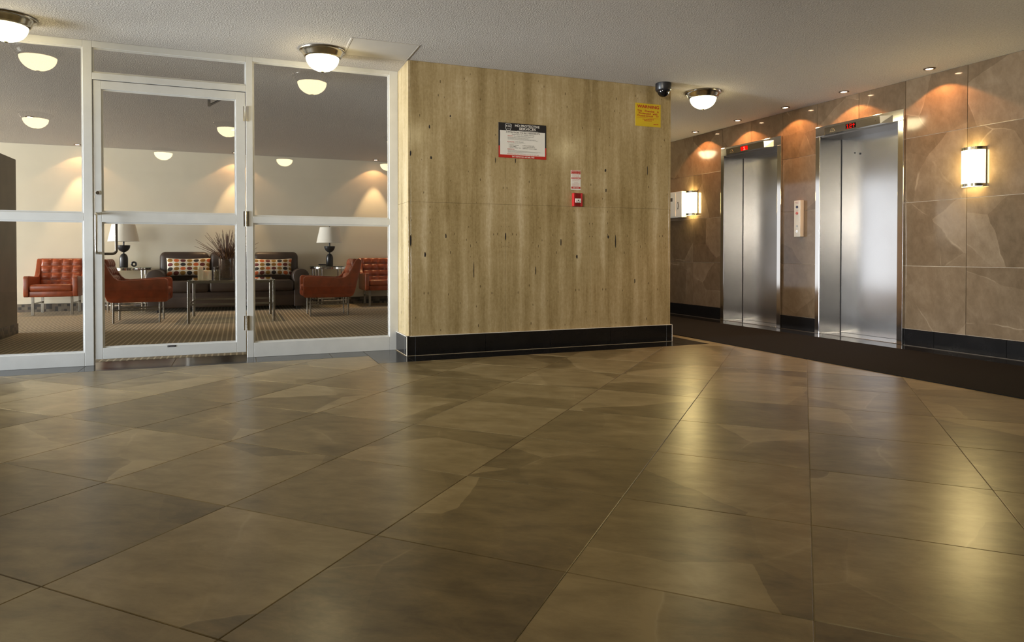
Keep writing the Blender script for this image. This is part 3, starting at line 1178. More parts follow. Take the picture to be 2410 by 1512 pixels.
# ---- call panel between the lifts
cp = empty('call_panel', (XW, 5.883, 1.262))
tag(cp, 'white elevator call panel with round buttons on the tile between both elevators', 'call panel')
MB().box((-0.052, -0.046, -0.203), (0.0, 0.046, 0.203), 0.003).build('housing', 'white_plastic', cp)


def disc(r, z, mat, name, lab=None, y=0.0, th=0.006):
    d_ = MB().cyl((-0.052 - th, y, z), r, th + 0.002, 'x', 20)
    o = d_.build(name, mat, cp, True)
    if lab:
        tag(o, lab)
    return o


disc(0.0150, 0.130, 'indigo_button', 'button', 'dark blue round button')
disc(0.0150, 0.060, 'red_button', 'button', 'red round button', th=0.009)
o = disc(0.0135, -0.083, 'satin_metal', 'key_switch')
MB().box((-0.0592, -0.0015, -0.090), (-0.0575, 0.0015, -0.076)).build('keyway', 'ink_black', o)
o = disc(0.0140, -0.142, 'chrome', 'button', 'chrome round button', th=0.004)
MB().cyl((-0.0575, 0, -0.142), 0.0035, 0.002, 'x', 10).build('button_mark', 'ink_black', o)
pr_ = MB()
f = ((-0.0522, 0.036, -0.2), (0, -1, 0), (0, 0, 1))
quad(pr_, f, 0.006, 0.064, 0.384, 0.388)
quad(pr_, f, 0.014, 0.056, 0.368, 0.371)
quad(pr_, f, 0.018, 0.050, 0.286, 0.289)
pr_.build('printing', 'ink_red', cp)


# ---- wall sconces
def make_sconce(y, z0, label, g='half-round wall sconces on the tiled wall'):
    root = empty('wall_sconce', (XW, y, z0))
    tag(root, label, 'sconce', g)
    r, hgt = 0.098, 0.335
    MB().box((-0.012, -0.098, 0.0), (0.0, 0.098, hgt), 0.002).build('back_plate', 'nickel', root)
    a0, a1 = PI / 2, 3 * PI / 2
    MB().lathe([(r - 0.004, 0.024), (r - 0.004, hgt - 0.024)], 24, (-0.008, 0, 0), a0, a1).build('glass_shade', 'sconce_glow', root, True)
    for z in (0.006, hgt - 0.010):
        MB().lathe([(0.0, z), (r - 0.006, z), (r - 0.006, z + 0.004), (0.0, z + 0.004)], 20, (-0.008, 0, 0), a0, a1).build('diffuser', 'sconce_glow', root)
    for z in (0.0, hgt - 0.026):
        MB().lathe([(r - 0.004, z), (r, z), (r, z + 0.026), (r - 0.004, z + 0.026), (r - 0.004, z)], 24, (-0.008, 0, 0), a0, a1).build('band', 'nickel', root, True)
    return root


make_sconce(3.935, 1.440, 'glowing half-round wall sconce right of the nearer elevator')
make_sconce(7.825, 1.405, 'glowing half-round wall sconce left of the farther elevator, by the telephone box')

# ---- white emergency telephone box past the far sconce
ph = empty('telephone_box', (XW, 8.22, 1.385))
tag(ph, 'white wall telephone box with handset mark, half hidden behind the travertine pier', 'telephone box')
MB().box((-0.085, -0.24, 0), (0, 0.24, 0.368), 0.004).build('housing', 'white_plastic', ph)
MB().box((-0.091, -0.10, 0.015), (-0.084, 0.225, 0.353), 0.002).build('door', 'white_plastic', ph)
MB().box((-0.0925, -0.03, 0.235), (-0.0905, 0.12, 0.285)).build('name_slot', 'door_closer', ph)
hs = MB().tube([(-0.0865, -0.150 - 0.016 * math.sin(PI * i / 10), 0.125 + 0.085 * i / 10) for i in range(11)][::1], 0.0048, 8)
hs.sphere((-0.0865, -0.152, 0.125), 0.010, (0.4, 1, 1), 10).sphere((-0.0865, -0.152, 0.21), 0.010, (0.4, 1, 1), 10)
hs.build('handset_mark', 'ink_black', ph, True)


# ---- flush ceiling domes
def make_dome():
    root = empty('ceiling_light', (0, 0, ZC))
    MB().lathe([(0.0, 0.0), (0.176, 0.0), (0.181, -0.006), (0.178, -0.013), (0.168, -0.018), (0.164, -0.024), (0.158, -0.030), (0.147, -0.054), (0.137, -0.064), (0.130, -0.065), (0.130, -0.060)], 48).build('rim', 'nickel', root, True)
    pr = [(0.1298 * math.cos(a), -0.058 - 0.112 * math.sin(a)) for a in [PI / 2 * i / 12 for i in range(13)]]
    MB().lathe(pr, 40).build('glass_bowl', 'dome_glow', root, 'all')
    MB().lathe([(0.0, -0.164), (0.013, -0.165), (0.014, -0.172), (0.009, -0.178), (0.0, -0.179)], 16).build('finial', 'nickel', root, True)
    return root


DOMES = [((0.630, 5.665), 'round flush ceiling light with glowing glass bowl beside the ceiling hatch'),
         ((-1.490, 5.685), 'round flush ceiling light cut by the left edge, over the glazed screen'),
         ((4.368, 5.685), 'round flush ceiling light with glowing bowl near the dome camera and elevators'),
         ((5.02, 8.61), 'flush ceiling light in the elevator passage, seen mirrored in the wall tile'),
         ((-2.20, 2.72), 'flush ceiling light seen only mirrored in the left glazing'),
         ((-0.12, 2.92), 'flush ceiling light seen only mirrored at the right of the glass door'),
         ((2.05, 2.72), 'flush ceiling light mirrored as a faint glow at the left edge of the travertine'),
         ((4.42, 2.40), 'flush ceiling light mirrored as a yellow glow right of the notice sign'),
         ((-1.09, 0.30), 'flush ceiling light seen only mirrored in the middle of the glass door'),
         ((0.71, 0.20), 'flush ceiling light seen only mirrored in the glazing right of the door'),
         ((2.43, 0.25), 'flush ceiling light seen only mirrored at the right edge of the glazing')]
proto = make_dome()
for n_, ((x, y), lab) in enumerate(DOMES):
    o = proto if n_ == 0 else copy_tree(proto)
    o.location = (x, y, ZC)
    tag(o, lab, 'ceiling light', 'flush ceiling lights of the lobby')


# ---- recessed spots
def make_spot():
    root = empty('recessed_spotlight', (0, 0, ZC))
    MB().lathe([(0.030, -0.001), (0.030, -0.006), (0.046, -0.005), (0.050, 0.0), (0.030, 0.0)], 28).build('trim_ring', 'bronze_ring', root, True)
    MB().lathe([(0.0, -0.0035), (0.022, -0.0035), (0.030, -0.001)], 24).build('lens', 'spot_glow', root, True)
    return root


def spot_lamp(parent, power, size, blend, col):
    l = bpy.data.lights.new('spot_beam', 'SPOT')
    l.energy = power
    l.spot_size = math.radians(size)
    l.spot_blend = blend
    l.color = col
    l.shadow_soft_size = 0.012
    o = bpy.data.objects.new('spot_beam', l)
    COL.objects.link(o)
    o.parent = parent
    o.location = (0, 0, -0.012)
    return o


sp = make_spot()
SPOTS = [(5.672, 4.219, 'recessed ceiling spotlight nearest to the camera, above the tile right of the elevators'),
         (5.674, 5.137, 'recessed ceiling spotlight over the nearer elevator door'),
         (5.672, 5.928, 'recessed ceiling spotlight above the call panel, between the elevators'),
         (5.676, 6.714, 'recessed ceiling spotlight over the farther, darker elevator door'),
         (5.678, 7.552, 'recessed ceiling spotlight above the far sconce, last of the row'),
         (-2.237, 11.86, 'recessed lounge spotlight over the orange armchair at left'),
         (-0.054, 11.86, 'recessed lounge spotlight over the dark sofa, beside the door stile'),
         (2.210, 11.86, 'recessed lounge spotlight over the orange armchair at right'),
         (-2.312, 9.689, 'recessed lounge spotlight in mid ceiling behind the left glazing'),
         (-0.060, 9.689, 'recessed lounge spotlight over the coffee table, at the hinge edge of the door glass')]
for n_, (x, y, lab) in enumerate(SPOTS):
    o = sp if n_ == 0 else copy_tree(sp)
    o.location = (x, y, ZC)
    lobby = x > 5
    tag(o, lab, 'spotlight', 'recessed spotlights above the elevators' if lobby else 'recessed spotlights of the lounge')
for o in [q for q in bpy.data.objects if q.name.startswith('recessed_spotlight')]:
    if o.location.x > 5:
        spot_lamp(o, 25, 120, 0.16, (1.0, 0.44, 0.16))
        spot_lamp(o, 11, 76, 0.6, (1.0, 0.60, 0.30))
    elif o.location.y > 11:
        spot_lamp(o, 8, 112, 0.22, (1.0, 0.54, 0.24))
        spot_lamp(o, 75, 50, 0.45, (1.0, 0.68, 0.36))
    else:
        spot_lamp(o, 70 if o.location.x > -1 else 30, 74, 0.6, (1.0, 0.74, 0.46))

# ---- ceiling hatch
ht = empty('access_hatch', (1.062, 5.478, ZC))
tag(ht, 'square smooth access hatch in the ceiling beside the ceiling light and pier corner', 'hatch')
MB().box((-0.25, -0.226, -0.0025), (0.25, 0.226, 0.004)).build('panel', 'ceiling_smooth', ht)
f_ = MB()
for a, b in (((-0.268, -0.236), (-0.254, 0.236)), ((0.254, -0.236), (0.262, 0.236)), ((-0.254, -0.236), (0.254, -0.229)), ((-0.254, 0.229), (0.254, 0.236))):
    f_.box((a[0], a[1], -0.004), (b[0], b[1], 0.003))
f_.build('frame', 'ceiling_smooth', ht)

# ---- dome camera
cm = empty('dome_camera', (3.79, 5.535, ZC))
tag(cm, 'small black dome security camera on the ceiling at the pier corner', 'camera')
MB().lathe([(0, 0), (0.072, 0), (0.076, -0.004), (0.076, -0.060), (0.070, -0.074), (0.060, -0.080), (0.0, -0.080)], 36).build('body', 'black_plastic', cm, True)
MB().lathe([(0.058 * math.cos(a), -0.072 - 0.060 * math.sin(a)) for a in [PI / 2 * i / 10 for i in range(11)]], 32).build('dome', 'black_gloss', cm, 'all')

# ---- signs on the travertine
PF = YT


def board(name, x0, x1, z0, z1, mat, label, cat, th=0.005):
    o = MB().box((x0, PF - th, z0), (x1, PF, z1), 0.0006, 1).build(name, mat)
    tag(o, label, cat)
    return o, ((x0, PF - th - 0.0002, z0), (1, 0, 0), (0, 0, 1))


def up(frame, d=0.0007):
    return (Vector(frame[0]) + Vector((0, -d, 0)), frame[1], frame[2])


sg, F = board('notice_sign', 2.146, 2.612, 1.727, 2.039, 'ink_black', 'white, black and red parking registration notice on the travertine pier', 'sign')
W_, H_ = 0.466, 0.312
b = MB()
quad(b, F, 0.014, W_ - 0.012, 0.027, 0.243)
b.build('white_field', 'sign_white', sg)
b = MB()
quad(b, F, 0.0, W_, 0.0, 0.027)
for i in range(6):   # the red rises up the side borders
    pass
quad(b, F, 0.0, 0.014, 0.027, 0.105)
quad(b, F, W_ - 0.012, W_, 0.027, 0.105)
b.build('red_border', 'sign_red', sg)
G = up(F)
b = MB()
put_text(b, 'HD PROTECTIVE', G, 0.158, 0.398, 0.281, 0.302, 0.02)
put_text(b, 'SERVICES', G, 0.198, 0.362, 0.256, 0.277, 0.02)
quad(b, F, 0.180, 0.385, 0.2475, 0.2490)
put_text(b, '24/7 DISPATCH: 647.686.7983', up(F, 0.0009), 0.128, 0.346, 0.006, 0.020, 0.01)
# shield badge outline
sh = [(0.064, 0.296), (0.070, 0.302), (0.116, 0.302), (0.122, 0.296), (0.122, 0.280), (0.114, 0.252), (0.108, 0.246), (0.078, 0.246), (0.072, 0.252), (0.064, 0.280)]
o_, r_, u_ = [Vector(q) for q in F]
for p, q in zip(sh, sh[1:] + sh[:1]):
    b.tube([o_ + r_ * p[0] + u_ * p[1] - Vector((0, 0.0005, 0)), o_ + r_ * q[0] + u_ * q[1] - Vector((0, 0.0005, 0))], 0.0013, 5)
put_text(b, 'P', G, 0.071, 0.083, 0.275, 0.289, 0.02)
put_text(b, 'R', G, 0.104, 0.116, 0.275, 0.289, 0.02)
put_text(b, 'A', G, 0.087, 0.100, 0.272, 0.292, 0.0)
quad(b, F, 0.078, 0.110, 0.260, 0.2612)
quad(b, F, 0.082, 0.106, 0.2555, 0.2565)
b.build('white_lettering', 'ink_white', sg)
b = MB()
put_text(b, 'ATTENTION TO ALL RESIDENTS', G, 0.070, 0.402, 0.222, 0.2365, 0.02)
put_text(b, 'Registration for Visitors Parking', G, 0.128, 0.346, 0.203, 0.218)
put_text(b, 'www.hdprotectiveservices.com', G, 0.143, 0.340, 0.191, 0.2005, 0.012)
put_text(b, '(647) 999-6757', G, 0.160, 0.240, 0.139, 0.149, 0.012)
for i, (s_, x1) in enumerate((('1. BUILDING ADDRESS', 0.194), ('2. UNIT NUMBER', 0.170), ('3. PROJECT / PERMIT TYPE', 0.212))):
    put_text(b, s_, G, 0.098, x1, 0.112 - i * 0.013, 0.120 - i * 0.013, 0.012)
for i, (s_, x1) in enumerate((('4. VEHICLE LICENSE PLATE', 0.346), ('5. VEHICLE MAKE AND MODEL', 0.354), ('6. EMERGENCY CONTACT NUMBER', 0.372))):
    put_text(b, s_, G, 0.228, x1, 0.112 - i * 0.013, 0.120 - i * 0.013, 0.012)
b.build('black_lettering', 'ink_black', sg)
b = MB()
put_text(b, 'ONLINE:', G, 0.085, 0.136, 0.193, 0.2025, 0.015)
put_text(b, 'BY PHONE:', G, 0.085, 0.152, 0.139, 0.149, 0.015)
put_text(b, 'REMINDER:', G, 0.085, 0.154, 0.074, 0.083, 0.015)
put_text(b, 'RESIDENTS ARE NOT ALLOWED TO PARK IN VISITORS', G, 0.083, 0.392, 0.0315, 0.0395, 0.012)
b.build('red_lettering', 'ink_red', sg)
b = MB()
random.seed(5)


def fine_print(mb, fr, x0, x1, z, h=0.0022):
    x = x0
    while x < x1 - 0.004:
        L = random.uniform(0.006, 0.020)
        quad(mb, fr, x, min(x + L, x1), z, z + h)
        x += L + 0.0032


for z, x1 in ((0.184, 0.31), (0.178, 0.29), (0.171, 0.36), (0.164, 0.385), (0.132, 0.26), (0.066, 0.300), (0.060, 0.41), (0.053, 0.38), (0.046, 0.24)):
    fine_print(b, F, 0.088, x1, z)
b.build('fine_print', 'ink_grey', sg)

ws, F = board('warning_sign', 3.562, 3.850, 2.108, 2.330, 'sign_yellow', 'yellow WARNING sign with red lettering under the dome camera', 'sign', 0.003)
G = up(F, 0.0006)
b = MB()
put_text(b, 'WARNING', G, 0.018, 0.268, 0.176, 0.206, 0.03)
for s_, pos in (('This', (0.020, 0.072)), ('Premise', (0.106, 0.214)), ('is', (0.246, 0.264))):
    put_text(b, s_, G, pos[0], pos[1], 0.139, 0.160, 0.02)
put_text(b, 'Protected', G, 0.036, 0.172, 0.116, 0.135, 0.02)
put_text(b, 'with', G, 0.194, 0.248, 0.116, 0.135, 0.02)
put_text(b, 'Closed-Circuit', G, 0.018, 0.200, 0.093, 0.112, 0.02)
put_text(b, 'TV', G, 0.230, 0.264, 0.093, 0.112, 0.02)
quad(b, F, 0.018, 0.272, 0.0815, 0.0835)
fine_print(b, F, 0.080, 0.210, 0.066, 0.006)
fine_print(b, F, 0.100, 0.184, 0.053, 0.006)
fine_print(b, F, 0.206, 0.262, 0.022, 0.007)
b.build('red_lettering', 'ink_red', ws)

fs, F = board('fire_notice', 2.867, 2.969, 1.4645, 1.645, 'sign_white', 'narrow white and red fire notice above the alarm pull station', 'sign', 0.002)
G = up(F, 0.0008)
b = MB()
for z0, z1 in ((0.145, 0.177), (0.101, 0.115), (0.010, 0.028)):
    quad(b, F, 0.004, 0.098, z0, z1)
put_text(b, 'CAUTION', F, 0.034, 0.072, 0.066, 0.071)
b.build('red_band', 'sign_red', fs)
b = MB()
put_text(b, 'IN CASE OF FIRE', G, 0.010, 0.092, 0.164, 0.172, 0.01)
put_text(b, 'IN CASE OF FIRE', G, 0.012, 0.090, 0.149, 0.156, 0.01)
put_text(b, 'KEEP CALM', G, 0.018, 0.084, 0.015, 0.023, 0.01)
fine_print(b, G, 0.010, 0.092, 0.106, 0.004)
b.build('white_lettering', 'ink_white', fs)
b = MB()
for z in (0.137, 0.131, 0.125, 0.119, 0.094, 0.088, 0.081, 0.058, 0.052, 0.046, 0.040, 0.034):
    fine_print(b, F, 0.014, 0.088, z, 0.0012)
b.build('fine_print', 'ink_red', fs)

al = empty('fire_alarm', (2.924, PF, 1.308))
tag(al, 'red fire alarm pull station on the pier under the fire notice', 'fire alarm')
MB().box((-0.047, -0.040, 0), (-0.030, 0, 0.123), 0.004).box((0.030, -0.040, 0), (0.047, 0, 0.123), 0.004).box((-0.030, -0.030, 0.0), (0.030, 0, 0.123)).build('housing', 'alarm_red', al)
for z0, z1 in ((0.002, 0.034), (0.072, 0.121)):
    MB().box((-0.0295, -0.036, z0), (0.0295, -0.029, z1), 0.002).build('cover', 'alarm_dark_red', al)
hn = MB().box((-0.0295, -0.043, 0.034), (0.0295, -0.030, 0.072), 0.002).build('pull_bar', 'ink_white', al)
b = MB()
F = ((-0.0295, -0.0432, 0.034), (1, 0, 0), (0, 0, 1))
o_ = Vector(F[0])
b.prism([(0.0, 0.0625), (0.008, 0.0545), (0.0, 0.0465), (-0.008, 0.0545)], 'y', -0.0438, -0.0428)
put_text(b, 'FIRE', F, 0.004, 0.018, 0.010, 0.018, 0.02)
put_text(b, 'FEU', F, 0.041, 0.055, 0.010, 0.018, 0.02)
fine_print(b, F, 0.012, 0.046, 0.003, 0.003)
b.build('printing', 'ink_black', hn)

# ================================================================== LOUNGE FURNITURE
random.seed(21)


def soft(mb, puff=0.0):
    return mb


def rbox(a, b, bev, seg=4):
    return MB().box(a, b, bev, seg)


def tufted(w_, h_, nx, ny, depth):
    """biscuit-tufted pad in local x (width) / z (height), bulging toward -y"""
    mb = MB()
    sub = 6
    NX, NZ = nx * sub, ny * sub
    g = [[None] * (NX + 1) for _ in range(NZ + 1)]
    for j in range(NZ + 1):
        for i in range(NX + 1):
            u = (i / sub) % 1.0
            v = (j / sub) % 1.0
            s = (math.sin(PI * u) * math.sin(PI * v))
            s = max(0.0, s) ** 0.35
            g[j][i] = mb.bm.verts.new((-w_ / 2 + w_ * i / NX, -depth * s, h_ * j / NZ))
    for j in range(NZ):
        for i in range(NX):
            mb.bm.faces.new([g[j][i], g[j][i + 1], g[j + 1][i + 1], g[j + 1][i]])
    # close the back and edges
    ring = [g[0][i] for i in range(NX + 1)] + [g[j][NX] for j in range(1, NZ + 1)] + [g[NZ][i] for i in range(NX - 1, -1, -1)] + [g[j][0] for j in range(NZ - 1, 0, -1)]
    back = [mb.bm.verts.new((v.co.x, 0.05, v.co.z)) for v in ring]
    for k in range(len(ring)):
        m = (k + 1) % len(ring)
        mb.bm.faces.new([ring[m], ring[k], back[k], back[m]])
    mb.bm.faces.new(back[::-1])
    bmesh.ops.recalc_face_normals(mb.bm, faces=mb.bm.faces[:])
    return mb


def make_armchair():
    """faces -y; origin on the floor under the middle of the front edge line"""
    root = empty('armchair', (0, 0, 0))
    hw = 0.325
    side = [(0.03, 0.262), (0.008, 0.275), (0.0, 0.30), (0.0, 0.520), (0.010, 0.545), (0.035, 0.558), (0.10, 0.556), (0.30, 0.545), (0.50, 0.532), (0.555, 0.540), (0.60, 0.575), (0.64, 0.640),
            (0.70, 0.765), (0.722, 0.790), (0.745, 0.797), (0.790, 0.785), (0.795, 0.765), (0.735, 0.500), (0.700, 0.350), (0.672, 0.285), (0.640, 0.266), (0.60, 0.262)]
    for s in (-1, 1):
        MB().prism(side, 'x', s * hw, s * (hw - 0.062), 0.010, 3).build('arm', 'orange_leather', root, True)
    MB().box((-hw + 0.064, 0.02, 0.262), (hw - 0.064, 0.66, 0.345), 0.012, 3).build('seat_base', 'orange_leather', root, True)
    st = MB().box((-hw + 0.066, 0.004, 0.340), (hw - 0.066, 0.60, 0.435), 0.032, 4)
    for v in st.bm.verts:
        if v.co.z > 0.40:
            v.co.z += 0.018 * max(0, 1 - (v.co.x / 0.25) ** 2) - 0.03 * max(0, (v.co.y - 0.2))
    st.build('seat_cushion', 'orange_leather', root, True)
    # sloped back: shell and tufted pad
    sh_ = [(0.60, 0.30), (0.665, 0.30), (0.785, 0.770), (0.775, 0.792), (0.735, 0.797), (0.715, 0.785)]
    MB().prism(sh_, 'x', -hw + 0.063, hw - 0.063, 0.008, 2).build('back_shell', 'orange_leather', root, True)
    t_ = tufted(2 * hw - 0.128, 0.43, 4, 4, 0.026)
    bmesh.ops.rotate(t_.bm, verts=t_.bm.verts[:], cent=(0, 0, 0), matrix=Matrix.Rotation(math.radians(-15.5), 3, 'X'))
    for v in t_.bm.verts:
        v.co += Vector((0, 0.583, 0.385))
    t_.build('backrest', 'orange_leather', root, 'all')
    lx, y0, y1 = 0.235, 0.10, 0.615
    for sx in (-1, 1):
        for yy in (y0, y1):
            MB().box((sx * lx - 0.017, yy - 0.009, 0.0), (sx * lx + 0.017, yy + 0.009, 0.264), 0.002, 1).build('leg', 'table_metal', root)
        MB().box((sx * lx - 0.006, y0, 0.150), (sx * lx + 0.006, y1, 0.172)).build('stretcher', 'table_metal', root)
    return root


ac = make_armchair()
spots = [((-2.455, 11.235), 0.0, 'orange leather tufted armchair against the far wall, seen through the left glazing'),
         ((-0.835, 9.885), math.radians(90), 'brown-orange leather armchair in side view behind the glass door'),
         ((0.815, 10.02), math.radians(-90), 'brown-orange leather armchair in side view right of the coffee table'),
         ((2.245, 11.235), 0.0, 'orange leather tufted armchair at the right end of the lounge, cut by the frame post')]
for n_, ((x, y), rz, lab) in enumerate(spots):
    o = ac if n_ == 0 else copy_tree(ac)
    o.location = (x, y, 0.002)
    o.rotation_euler = (0, 0, rz)
    tag(o, lab, 'armchair', 'orange leather armchairs of the lounge')

# ---- sofa
sf = empty('sofa', (-0.12, 11.16, 0.002))
tag(sf, 'dark brown leather sofa with rolled arms and two dotted cushions against the far wall', 'sofa')
MB().box((-0.98, 0.03, 0.06), (0.98, 0.82, 0.30), 0.02, 3).build('base', 'brown_leather', sf, True)
for s in (-1, 1):
    prof = [(0.0, 0.03), (0.0, 0.50)]
    pl = [(s * 0.92, 0.05), (s * 1.13, 0.05), (s * 1.13, 0.45)] + [(s * (1.025 + 0.125 * math.cos(a)), 0.52 + 0.115 * math.sin(a)) for a in [math.radians(-20 + 220 * i / 12) for i in range(13)]] + [(s * 0.92, 0.44)]
    MB().prism(pl, 'y', 0.0, 0.82, 0.014, 3).build('arm', 'brown_leather', sf, True)
for k in range(3):
    c = -0.61 + 0.61 * k
    q = MB().box((c - 0.303, -0.015, 0.29), (c + 0.303, 0.60, 0.455), 0.045, 5)
    for v in q.bm.verts:
        if v.co.z > 0.4:
            v.co.z += 0.02 * max(0, 1 - ((v.co.x - c) / 0.3) ** 2)
    q.build('seat_cushion', 'brown_leather', sf, True)
    cw = 0.345 if k != 1 else 0.31
    c = (-0.675, 0.0, 0.675)[k]
    q = MB().box((c - cw, 0.50, 0.44), (c + cw, 0.80, 0.90), 0.075, 6)
    for v in q.bm.verts:
        v.co.y += 0.22 * (v.co.z - 0.44) * 0.45
        if v.co.z > 0.8:
            v.co.z += 0.018 * max(0, 1 - ((v.co.x - c) / 0.34) ** 2) - 0.006
    q.build('back_cushion', 'brown_leather', sf, True)
MB().box((-1.0, 0.70, 0.06), (1.0, 0.865, 0.84), 0.03, 3).build('back', 'brown_leather', sf, True)
for x in (-0.98, 0.98):
    for yy in (0.06, 0.74):
        MB().box((x - 0.03, yy - 0.03, 0.0), (x + 0.03, yy + 0.03, 0.07), 0.004).build('foot', 'sofa_foot', sf)


# ---- printed cushions
def cushion(cx, y, z, w_, h_, tilt, rz, label):
    mb = MB()
    NX, NZ = 22, 14
    sides = []
    for s in (-1, 1):
        g = []
        for j in range(NZ + 1):
            row = []
            for i in range(NX + 1):
                u, v = i / NX, j / NZ
                a = (1 - (2 * u - 1) ** 4) * (1 - (2 * v - 1) ** 4)
                pinch = 0.018 * (1 - (2 * u - 1) ** 2)
                pinch2 = 0.016 * (1 - (2 * v - 1) ** 2)
                x = (u - 0.5) * (w_ - 2 * pinch2)
                zz = (v - 0.5) * (h_ - 2 * pinch)
                row.append(mb.bm.verts.new((x, s * 0.062 * max(a, 0) ** 0.55, zz)))
            g.append(row)
        sides.append(g)
    uvl = mb.bm.loops.layers.uv.new('UVMap')
    for s, g in zip((-1, 1), sides):
        for j in range(NZ):
            for i in range(NX):
                vs_ = [g[j][i], g[j][i + 1], g[j + 1][i + 1], g[j + 1][i]]
                f = mb.bm.faces.new(vs_ if s < 0 else vs_[::-1])
                cc = [(i, j), (i + 1, j), (i + 1, j + 1), (i, j + 1)]
                if s > 0:
                    cc = cc[::-1]
                for lp, (a, b_) in zip(f.loops, cc):
                    lp[uvl].uv = (a / NX, b_ / NZ)
    bmesh.ops.remove_doubles(mb.bm, verts=mb.bm.verts[:], dist=1e-4)
    o = mb.build('cushion', 'oval_print', None, 'all', (cx, y, z))
    o.rotation_euler = (math.radians(tilt), 0, math.radians(rz))
    tag(o, label, 'cushion', 'cream cushions printed with coloured ovals')
    return o


cushion(-0.725, 11.555, 0.665, 0.62, 0.30, -17, 0, 'cream cushion with coloured ovals at the left end of the sofa, behind the candles')
cushion(0.495, 11.555, 0.658, 0.60, 0.29, -17, 0, 'cream cushion with coloured ovals at the right end of the sofa, right of the door')


# ---- end tables with lamps
def make_table():
    root = empty('end_table', (0, 0, 0))
    MB().lathe([(0, 0.655), (0.335, 0.655), (0.338, 0.660), (0.335, 0.667), (0, 0.667)], 48).build('glass_top', 'table_glass', root, True)
    MB().lathe([(0.315, 0.622), (0.328, 0.622), (0.328, 0.654), (0.315, 0.654), (0.315, 0.622)], 48).build('top_ring', 'chrome', root, True)
    MB().lathe([(0.300, 0.10), (0.312, 0.10), (0.312, 0.118), (0.300, 0.118), (0.300, 0.10)], 40).build('lower_ring', 'chrome', root, True)
    for k in range(4):
        a = math.radians(52 + 90 * k)
        for da in (-0.11, 0.11):
            MB().cyl((0.315 * math.cos(a + da), 0.315 * math.sin(a + da), 0), 0.0125, 0.655, 'z', 10).build('leg', 'chrome', root, True)
    return root


t1 = make_table()
t1.location = (-1.578, 11.70, 0.002)
tag(t1, 'round glass and chrome end table left of the sofa, under a lamp', 'table', 'glass end tables beside the sofa')
t2 = copy_tree(t1)
t2.location = (1.412, 11.70, 0.002)
tag(t2, 'round glass and chrome end table right of the sofa, under a lamp', 'table', 'glass end tables beside the sofa')


def make_lamp():
    root = empty('table_lamp', (0, 0, 0))
    prof = [(0, 0), (0.055, 0), (0.057, 0.004), (0.057, 0.125)] + [(0.057 * math.cos(a), 0.125 + 0.085 * math.sin(a)) for a in [math.radians(10 * i) for i in range(1, 9)]] + [(0.010, 0.212), (0.010, 0.222)]
    prof += [(0.088 * math.sin(a), 0.328 - 0.102 * math.cos(a)) for a in [math.radians(12 + 9.75 * i) for i in range(0, 9)]] + [(0.089, 0.331), (0.02, 0.331), (0.0, 0.331)]
    MB().lathe(prof, 36).build('base', 'lamp_black', root, True)
    MB().cyl((0, 0, 0.331), 0.012, 0.08, 'z', 14).build('neck', 'lamp_black', root, True)
    MB().lathe([(0.209, 0.385), (0.212, 0.386), (0.157, 0.645), (0.154, 0.645), (0.209, 0.385)], 44).build('shade', 'lamp_shade', root, True)
    MB().cyl((0, 0, 0.40), 0.004, 0.25, 'z', 8).sphere((0, 0, 0.655), 0.009, n=10).tube([(-0.154, 0, 0.642), (0.154, 0, 0.642)], 0.0025, 6).tube([(0, -0.154, 0.642), (0, 0.154, 0.642)], 0.0025, 6).build('harp', 'lamp_black', root, True)
    return root


l1 = make_lamp()
l1.location = (-1.618, 11.70, 0.669)
tag(l1, 'black sculptural table lamp with cream shade on the left end table', 'lamp', 'black lamps with cream shades')
l2 = copy_tree(l1)
l2.location = (1.405, 11.70, 0.669)
tag(l2, 'black sculptural table lamp with cream shade on the right end table', 'lamp', 'black lamps with cream shades')


def coil(cx, cy, z, lab, flat):
    mb = MB()
    pts = []
    for i in range(110):
        a = i * 0.45
        rr = 0.030 + 0.010 * math.sin(a * 0.37)
        if flat:
            pts.append((cx + 1.9 * rr * math.cos(a), cy + rr * math.sin(a) * 0.8, z + 0.007 + 0.010 * (1 + math.sin(a * 0.61))))
        else:
            pts.append((cx + rr * math.cos(a), cy + 0.016 * math.sin(a * 0.31), z + 0.045 + rr * math.sin(a)))
    mb.tube(pts, 0.0034, 6)
    return tag(mb.build('lamp_cord', 'black_plastic', None, True), lab, 'cord')


coil(-1.470, 11.60, 0.671, 'coiled black lamp cord standing on the left end table', False)
coil(1.285, 11.60, 0.671, 'flat heap of black lamp cord on the right end table', True)

# ---- coffee table
ct = empty('coffee_table', (-0.085, 9.85, 0.002))
tag(ct, 'rectangular coffee table with glass top on a square metal frame', 'table')
hx, hy = 0.515, 0.55
for sx in (-1, 1):
    for sy in (-1, 1):
        MB().box((sx * hx - sx * 0.03, sy * hy - sy * 0.03, 0), (sx * hx, sy * hy, 0.522), 0.0015, 1).build('leg', 'table_metal', ct)
for z0, z1, nm in ((0.497, 0.522, 'top_rail'), (0.222, 0.245, 'lower_rail')):
    for s in (-1, 1):
        MB().box((-hx + 0.03, s * hy - s * 0.028, z0), (hx - 0.03, s * hy - s * 0.002, z1)).build(nm, 'table_metal', ct)
        MB().box((s * hx - s * 0.028, -hy + 0.03, z0), (s * hx - s * 0.002, hy - 0.03, z1)).build(nm, 'table_metal', ct)
MB().box((-hx - 0.004, -hy - 0.004, 0.523), (hx + 0.004, hy + 0.004, 0.534), 0.002, 1).build('glass_top', 'table_glass', ct)
TZ = 0.5365


